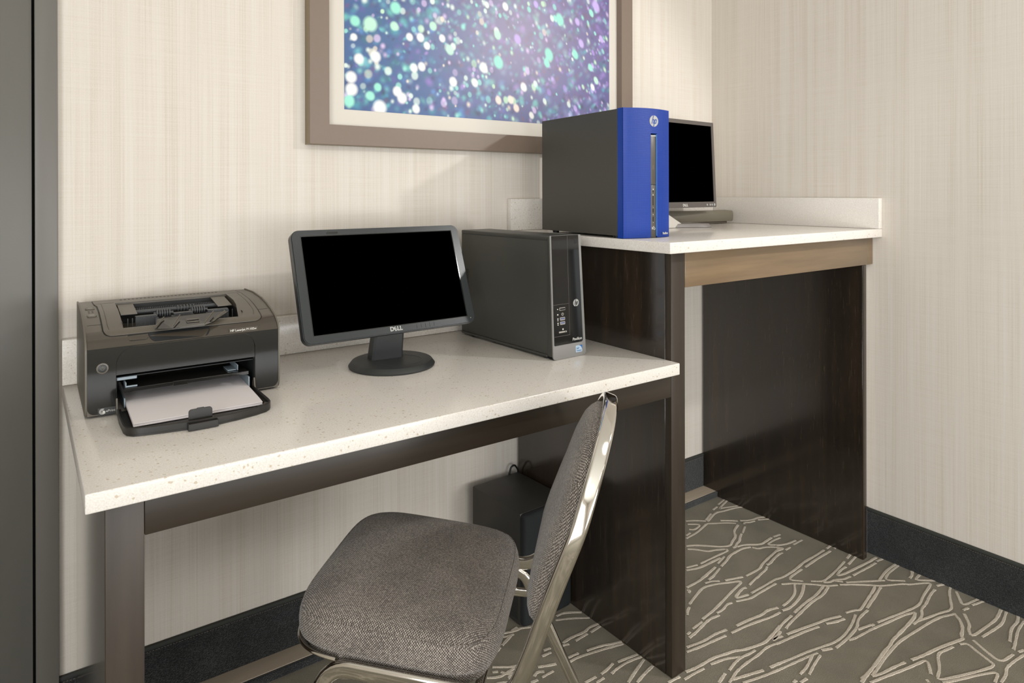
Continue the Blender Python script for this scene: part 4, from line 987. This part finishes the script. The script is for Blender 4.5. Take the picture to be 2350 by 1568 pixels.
# finger notch below the lid
b = B()
P = rrect(.068, .102, .0050, .0165, (.005, .006, .001, .001), 5)
A = [b.verts.new((x, y - .0004, zs(y) + .0008)) for x, y in P]; D_ = [b.verts.new((x, y, zs(y) - .002)) for x, y in P]
b.faces.new(A); b.faces.new(D_[::-1])
for i in range(len(P)): b.faces.new((A[i], A[(i + 1) % len(P)], D_[(i + 1) % len(P)], D_[i]))
obj('finger_notch', b, 'gloss', PR)
# mechanism seen through the window
b = B(); box(b, WX0 + .001, WX1 - .001, .196, .1995, .131, .170)
box(b, WX0 + .0004, WX0 + .001, .05, .199, .130, .158); box(b, WX1 - .001, WX1 - .0004, .05, .199, .130, .158)
mech = obj('exit_frame', b, 'p_dark', PR, smooth=0)
for x0, x1 in ((.090, .128), (.158, .193), (.222, .262)):
    b = B(); n = int((x1 - x0) / .0024)
    for i in range(n): box(b, x0 + i * .0024, x0 + i * .0024 + .0012, .098, .100, .132, .1585, 0, 1)
    box(b, x0, x1, .0995, .104, .132, .1560); box(b, x0, x1, .098, .112, .1560, .1585)
    obj('ribbed_guide', b, 'p_rib', mech, smooth=0)
b = B(); cyl(b, (.070, .150, .160), (.274, .150, .160), .0042, 14)
for xc in (.142, .207):
    for i in range(6): cyl(b, (xc - .013 + i * .0045, .118, .158), (xc - .0105 + i * .0045, .118, .158), .0078, 14)
    cyl(b, (xc - .018, .118, .158), (xc + .018, .118, .158), .003, 10)
for i in range(6): cyl(b, (.172 + i * .006, .150, .160), (.1745 + i * .006, .150, .160), .0068, 14)
obj('roller', b, 'p_rib', mech)
b = B()
for xc in (.142, .207):
    box(b, xc - .018, xc + .018, .088, .108, .134, .145); box(b, xc - .018, xc - .012, .092, .108, .145, .154); box(b, xc + .012, xc + .018, .092, .108, .145, .154)
for x in (.076, .084, .262, .270): box(b, x, x + .0015, .10, .102, .133, .156)
box(b, .068, .276, .066, .07, .134, .1385)
for i in range(60): box(b, .070 + i * .0034, .0717 + i * .0034, .170, .176, .158, .164)
obj('bracket', b, 'p_rib', mech, smooth=0)
for x0, x1, y0, y1 in ((.0665, .0950, .118, .192), (.2455, .2735, .118, .190)):
    b = B(); mx = Matrix.Translation((0, 0, 0)); A = [(x0, y0, .1625), (x1, y0, .1625), (x1, y1, .1715), (x0, y1, .1715)]
    v0 = [b.verts.new(p) for p in A]; v1 = [b.verts.new((p[0], p[1], p[2] - .0015)) for p in A]
    b.faces.new(v0); b.faces.new(v1[::-1])
    for i in range(4): b.faces.new((v0[i], v0[(i + 1) % 4], v1[(i + 1) % 4], v1[i]))
    obj('paper_flap', b, 'p_body', mech)
# smoke-coloured output flap folded forward over a raised dark patch that paints the recess's shade
b = B()
P = rrect(.102, .208, .0015, .0165, (.012, .010, .001, .001), 6)
A = [b.verts.new((x, y - .0012, zs(y) + .0012)) for x, y in P]; D_ = [b.verts.new((x, y, zs(y) - .002)) for x, y in P]
b.faces.new(A); b.faces.new(D_[::-1])
for i in range(len(P)): b.faces.new((A[i], A[(i + 1) % len(P)], D_[(i + 1) % len(P)], D_[i]))
obj('recess_shade', b, 'p_dark', PR)
b = B()
def quadp(P, th=.0016):
    v0 = [b.verts.new(p) for p in P]; v1 = [b.verts.new((p[0], p[1], p[2] - th)) for p in P]
    b.faces.new(v0); b.faces.new(v1[::-1])
    for i in range(len(P)): b.faces.new((v0[i], v0[(i + 1) % len(P)], v1[(i + 1) % len(P)], v1[i]))
FL = [(.112, .008, .1475), (.140, -.006, .1470), (.196, -.008, .1475), (.214, .006, .1500), (.250, .040, .1620), (.238, .042, .1625), (.130, .042, .1620), (.120, .040, .1600)]
quadp(FL)
flp = obj('output_flap', b, 'p_smoke', PR, smooth=0, label='smoke-grey folding output flap')
b = B()
for x0, y0, x1, y1 in ((.113, .008, .133, .038), (.141, -.004, .160, .034), (.196, -.006, .222, .034), (.214, .007, .244, .036)):
    box(b, 0, math.hypot(x1 - x0, y1 - y0), -.0006, .0006, 0, .0028, 0, 1, Matrix.Translation((x0, y0, .1476 + .002)) @ Matrix.Rotation(math.atan2(y1 - y0, x1 - x0), 4, 'Z') @ Matrix.Rotation(-.34, 4, 'Y'))
ringp = [(.168, .012), (.190, .012), (.190, .022), (.168, .022), (.168, .012)]
sweep(b, [(x, y, .1515 + (y - .008) * .36) for x, y in ringp], csec(.0008, 6), (0, 0, 1))
obj('flap_rib', b, 'p_side', flp, smooth=0)
# paper mouth: shelf, guides, tray
b = B(); box(b, OX0 + .001, OX1 - .001, .010, .160, .0640, .0655); box(b, OX0 + .0008, OX0 + .0014, .003, .16, .004, .066); box(b, OX1 - .0014, OX1 - .0008, .003, .16, .004, .066)
obj('mouth_lining', b, 'p_dark', PR, smooth=0)
b = B(); box(b, OX0 + .012, OX1 - .014, -.006, .150, .0440, .0465, .0008, 1); box(b, OX0 + .012, OX1 - .014, -.0072, -.0040, .0395, .0468, .0008, 1)
box(b, .140, .166, -.009, -.003, .0385, .0480, .001, 1); box(b, .20, .262, -.0082, -.0065, .0415, .0460, .0005, 1)
sh = obj('priority_feed_tray', b, 'p_smoke', PR)
b = B(); box(b, OX0 + .0145, OX0 + .0165, -.002, .04, .0470, .0560, .0008, 1); box(b, OX0 + .0145, OX0 + .034, -.002, .0, .0470, .0500, .0005, 1); obj('sheet_guide', b, 'p_blue', sh)
b = B(); box(b, OX1 - .033, OX1 - .0310, .006, .07, .047, .0590, .001, 1); box(b, OX1 - .05, OX1 - .033, .012, .05, .0470, .0490, .0005, 1)
obj('sheet_guide', b, 'p_blue', sh)
b = B(); box(b, OX0 + .0015, .082, .004, .016, .0600, .0655, .0008, 1); obj('inner_rail', b, 'p_blue', PR)
b = B(); box(b, OX1 - .0138, OX1 - .0120, -.004, .10, .008, .034, .002, 1); obj('paper_guide', b, 'p_blue', PR)
b = B(); box(b, OX0 + .0130, OX0 + .0150, .004, .10, .008, .026, .002, 1); obj('paper_guide', b, 'p_blue', PR)
# tray outline
TO = [(.0492, .004), (.0470, -.060), (.0480, -.118), (.0515, -.135), (.0600, -.1445), (.075, -.1490), (.105, -.1560), (.137, -.1610), (.165, -.1635), (.190, -.1630), (.220, -.1590), (.255, -.1500), (.274, -.1420), (.2830, -.1330), (.2885, -.1200), (.2900, -.104), (.2895, -.05), (.2885, .004)]
TI = [(.0560, .004), (.0545, -.060), (.0555, -.112), (.0580, -.1235), (.0650, -.1310), (.078, -.1345), (.107, -.1410), (.138, -.1455), (.165, -.1480), (.189, -.1475), (.218, -.1435), (.251, -.1350), (.267, -.1280), (.2750, -.1210), (.2800, -.1130), (.2815, -.100), (.2815, -.05), (.2810, .004)]
b = B(); plate(b, TO, .0006, .0035)
n = len(TO)
V = [[b.verts.new((p[0], p[1], z)) for p in q] for q, z in ((TO, .0030), (TO, .0130), ([(o[0] * .8 + i_[0] * .2, o[1] * .8 + i_[1] * .2) for o, i_ in zip(TO, TI)], .0142), ([(o[0] * .68 + i_[0] * .32, o[1] * .68 + i_[1] * .32) for o, i_ in zip(TO, TI)], .0130), ([(o[0] * .62 + i_[0] * .38, o[1] * .62 + i_[1] * .38) for o, i_ in zip(TO, TI)], .0080), (TI, .0080), (TI, .0030))]
for r0, r1 in zip(V, V[1:]):
    for i in range(n - 1): b.faces.new((r0[i], r0[i + 1], r1[i + 1], r1[i]))
tray = obj('paper_tray', b, 'p_tray', PR, smooth=45)
b = B()
for i in range(4, 14):
    for q in (.25, .75):
        ox = TO[i][0] * (1 - q) + TO[i + 1][0] * q; oy = TO[i][1] * (1 - q) + TO[i + 1][1] * q; ix = TI[i][0] * (1 - q) + TI[i + 1][0] * q; iy = TI[i][1] * (1 - q) + TI[i + 1][1] * q
        sweep(b, [(ox * .6 + ix * .4, oy * .6 + iy * .4, .0090), (ix, iy, .0090)], osec(.0010, .0040, .0002, 1), (1, 0, 0))
obj('tray_rib', b, 'p_side', tray, smooth=0)
b = B()
slab(b, rrect(.1430, .1810, .0050, .0300, (.001, .001, .005, .005), 5), -.1500, -.1475); slab(b, rrect(.156, .168, .0290, .0312, .0008), -.1497, -.148)
st_ = obj('paper_stop', b, 'p_tray', tray)
b = B(); box(b, .1385, .1865, -.1740, -.1715, .0010, .0125, .001, 1); box(b, .1385, .1405, -.1740, -.1480, .0010, .0125, .0008, 1); box(b, .1845, .1865, -.1740, -.1480, .0010, .0125, .0008, 1); box(b, .1385, .1865, -.1740, -.150, .0008, .0030, .0005, 1); box(b, .1620, .1630, -.1715, -.150, .003, .0100)
obj('stop_holder', b, 'p_tray', st_)
for x, s in ((.0475, 1), (.2895, -1)):
    b = B(); prism(b, [(-.020, .006), (.006, .006), (.006, .020), (-.003, .031), (-.006, .031), (-.010, .016)], lambda p: (x, p[0], p[1]), lambda p: (x + .0022 * s, p[0], p[1])); obj('tray_hinge', b, 'p_body', tray)
for x, y in ((.03, .02), (.31, .02), (.03, .26), (.31, .26)): b = B(); lathe(b, [(.008, -.0004), (.009, .0042)], 16, x, y); obj('foot', b, 'port', PR)
# paper
mp_ = Matrix.Translation((.0895, -.302, Z1 + .0006)) @ Matrix.Rotation(-.012, 4, 'Z')
b = B(); nS = 9
for i in range(nS):
    dx = random.uniform(-.0005, .0005); dy = random.uniform(-.0008, .0006); z0 = .0048 + i * .0006
    ys_ = [-.1080, -.09, -.05, 0, .05, .10, .150]
    rows = []
    for y in ys_:
        lift = .0125 * (max(0, (y + .108)) / .258) ** .8
        rows.append([b.verts.new(mp_ @ Vector((x + dx, y + dy, z0 + lift + h_))) for x, h_ in ((.0640, 0), (.2770, 0), (.2770, .0007), (.0640, .0007))])
    for r0, r1 in zip(rows, rows[1:]):
        for k in range(4): b.faces.new((r0[k], r0[(k + 1) % 4], r1[(k + 1) % 4], r1[k]))
    b.faces.new(rows[0]); b.faces.new(rows[-1][::-1])
setp(obj('paper_stack', b, 'paper', smooth=20), 'stack of white copy paper lying in the open printer tray', 'paper')

# ================================================================== chair
CE = Vector((.697, .717, 0)); CN = Vector((-.717, .697, 0)); CP0 = Vector((.71, -.991, 0))
CO = CP0 + CE * .19 + CN * .36
CHR = thing('stacking_chair', 'chrome stacking chair with grey tweed seat and back, pulled up to the low desk', 'chair', tuple(CO), math.atan2(CE.y, CE.x))
BK = [(.424, -.2150), (.446, -.229), (.473, -.240), (.507, -.252), (.555, -.270), (.609, -.291), (.656, -.310), (.700, -.3245), (.7425, -.339), (.772, -.3493), (.797, -.3578)]   # z, y of the back tube
def backy(z):
    for (z0, y0), (z1, y1) in zip(BK, BK[1:]):
        if z <= z1: return y0 + (y1 - y0) * (z - z0) / (z1 - z0)
    return BK[-1][1]
HX = .19
TL = .096    # the seat drops towards the back
half = [(HX, .155, .004), (HX, .092, .4170), (HX, -.207, .3900)] + [(HX, backy(z), z) for z in (.473, .507, .555, .590)]
ZA0, ZA1 = .615, .7935        # the back hoop: spring line and crown of the arch
arch_ = [(-HX * math.cos(PI * i / 36), backy(ZA0 + (ZA1 - ZA0) * math.sin(PI * i / 36)), ZA0 + (ZA1 - ZA0) * math.sin(PI * i / 36)) for i in range(37)]
full_path = [(-x, y, z) for x, y, z in half] + arch_ + half[::-1]
Rr = [0, .045, .05] + [0] * (len(half) - 3)
pth = fillet(full_path, Rr + [0] * 37 + Rr[::-1], 8)
b = B(); sweep(b, pth, osec(.014, .0260, .0062, 5), (1, 0, 0))
fr_ = obj('main_frame', b, 'chrome', CHR, smooth=45, label='continuous chrome tube frame')
for s in (-1, 1):
    b = B(); x = HX * s
    sweep(b, fillet([(x - .0 * s, -.060, .392), (x, -.150, .384), (x, -.180, .366), (x, -.278, .160), (x, -.345, .004)], [0, .03, .03, .2, 0], 6), osec(.014, .021, .006, 4), (1, 0, 0)); lg = obj('rear_leg', b, 'chrome', CHR, smooth=45)
    b = B(); box(b, x - .009, x + .009, -.357, -.331, 0, .012, .003, 2); obj('glide', b, 'port', lg)
    b = B(); box(b, x - .010, x + .010, .142, .168, 0, .012, .003, 2); obj('glide', b, 'port', fr_)
    b = B(); sweep(b, [(x, -.190, .333), (x, .098, .335)], osec(.010, .018, .004, 3), (1, 0, 0)); obj('side_stretcher', b, 'chrome', CHR, smooth=45)
for y in (.060, -.150): b = B(); sweep(b, [(-HX + .006, y, .393 + TL * y), (HX - .006, y, .393 + TL * y)], osec(.016, .014, .004, 3), (0, 1, 0)); obj('cross_rail', b, 'chrome', CHR, smooth=45)
def outline(hw, hd, cy, pw=3.4, taper=.04, n=120):
    o = []
    for i in range(n):
        t_ = 2 * PI * i / n; c_, s_ = math.cos(t_), math.sin(t_)
        x = hw * math.copysign(abs(c_) ** (2 / pw), c_); y = hd * math.copysign(abs(s_) ** (2 / pw), s_)
        o.append((x * (1 + taper * y / hd), cy + y))
    return o
def uvbox(o, rot=None):
    me = o.data; uvl = me.uv_layers.new(name='UVMap')
    for p in me.polygons:
        nrm = p.normal; ax = max(range(3), key=lambda i: abs(nrm[i]))
        for li in p.loop_indices:
            c = me.vertices[me.loops[li].vertex_index].co
            q = (c.x, c.y) if ax == 2 else (c.x, c.z) if ax == 1 else (c.y, c.z)
            uvl.data[li].uv = q
def cushion(name, levels, mapf, m, parent):
    """levels: list of (scale, height, extra) rings going from the underside to the crown"""
    b = B(); rows = []
    for O_, h in levels: rows.append([b.verts.new(mapf(p[0], p[1], h)) for p in O_])
    n = len(rows[0])
    for r0, r1 in zip(rows, rows[1:]):
        for i in range(n): b.faces.new((r0[i], r0[(i + 1) % n], r1[(i + 1) % n], r1[i]))
    b.faces.new(rows[0]); b.faces.new(rows[-1][::-1])
    o = obj(name, b, m, parent, smooth=60); uvbox(o); return o
HW, HD, CY = .1941, .1718, -.0064
def O(k, d=0): return [(x + .005, y) for x, y in outline((HW - d) * k, (HD - d) * k, CY, 5.0, -.006)]
lv = [(O(1, .022), .4262), (O(1, .006), .4256), (O(1, .001), .4285), (O(1, -.0005), .4330), (O(1, -.001), .4450), (O(1, .0), .4560), (O(1, .003), .4660), (O(1, .008), .4715), (O(1, .018), .4782)]
for k, h in ((.80, .4835), (.62, .4868), (.42, .4890), (.22, .4902), (.06, .4906)): lv.append((O(k), h))
tilted = lambda x, y, h: (x, y, h + TL * y)
seat = cushion('seat_cushion', lv, tilted, 'tweed', CHR)
cushion('seat_pan', [(O(1, .030), .4020), (O(1, .014), .4030), (O(1, .010), .4100), (O(1, .010), .4254)], tilted, 'tweed', CHR)
# chrome band round the front of the pan
b = B(); ol = O(1, .004); fr2 = [p for p in ol if p[1] > .07]
fr2.sort(key=lambda p: math.atan2(p[1] - CY, p[0]))
sweep(b, [(x, y, .4140 + TL * y) for x, y in fr2], osec(.006, .019, .002, 3), (0, 1, 0)); obj('front_band', b, 'chrome', CHR, smooth=45)
# piping along the rim of the seat
b = B(); op = O(1, .0058); sweep(b, [(x, y, .4698 + TL * y) for x, y in op] + [(op[0][0], op[0][1], .4698 + TL * op[0][1])], csec(.0012, 6), (0, 0, 1)); pi_ = obj('piping', b, 'tweed', seat); uvbox(pi_)
# back cushion follows the curve of the tubes
def bmap(x, z, h):
    zc = min(max(z, .43), .79); dz = .01; z0_, z1_ = zc - dz, min(zc + dz, .797)
    dy = (backy(z1_) - backy(z0_)) / (z1_ - z0_); nv = Vector((0, 1, -dy)).normalized()
    return tuple(Vector((x, backy(zc), z)) + nv * h)
def OB(k, d=0):
    hw, zb, zt, r = .1795 - d, .484 + d, .7835 - d, .045
    o = [(hw * math.cos(PI * i / 60), ZA0 + (zt - ZA0) * math.sin(PI * i / 60)) for i in range(61)]
    for cx, a0 in ((-hw + r, PI), (hw - r, 1.5 * PI)):
        o += [(cx + r * math.cos(a0 + .5 * PI * i / 8), zb + r + r * math.sin(a0 + .5 * PI * i / 8)) for i in range(9)]
        if cx < 0: o += [(q * hw, zb) for q in (-.6, -.4, -.2, 0, .2, .4, .6)]
    return [(x * k, .640 + (z - .640) * k) for x, z in o]
lv = [(OB(.86), -.015), (OB(1, .012), -.0125), (OB(1, .004), -.008), (OB(1, .0015), .000), (OB(1, .0005), .008), (OB(1, .004), .018), (OB(1, .012), .0255)]
for k, h in ((.84, .0320), (.68, .0370), (.48, .0400), (.25, .0418), (.06, .0423)): lv.append((OB(k), h))
cushion('back_cushion', lv, bmap, 'tweed', CHR)
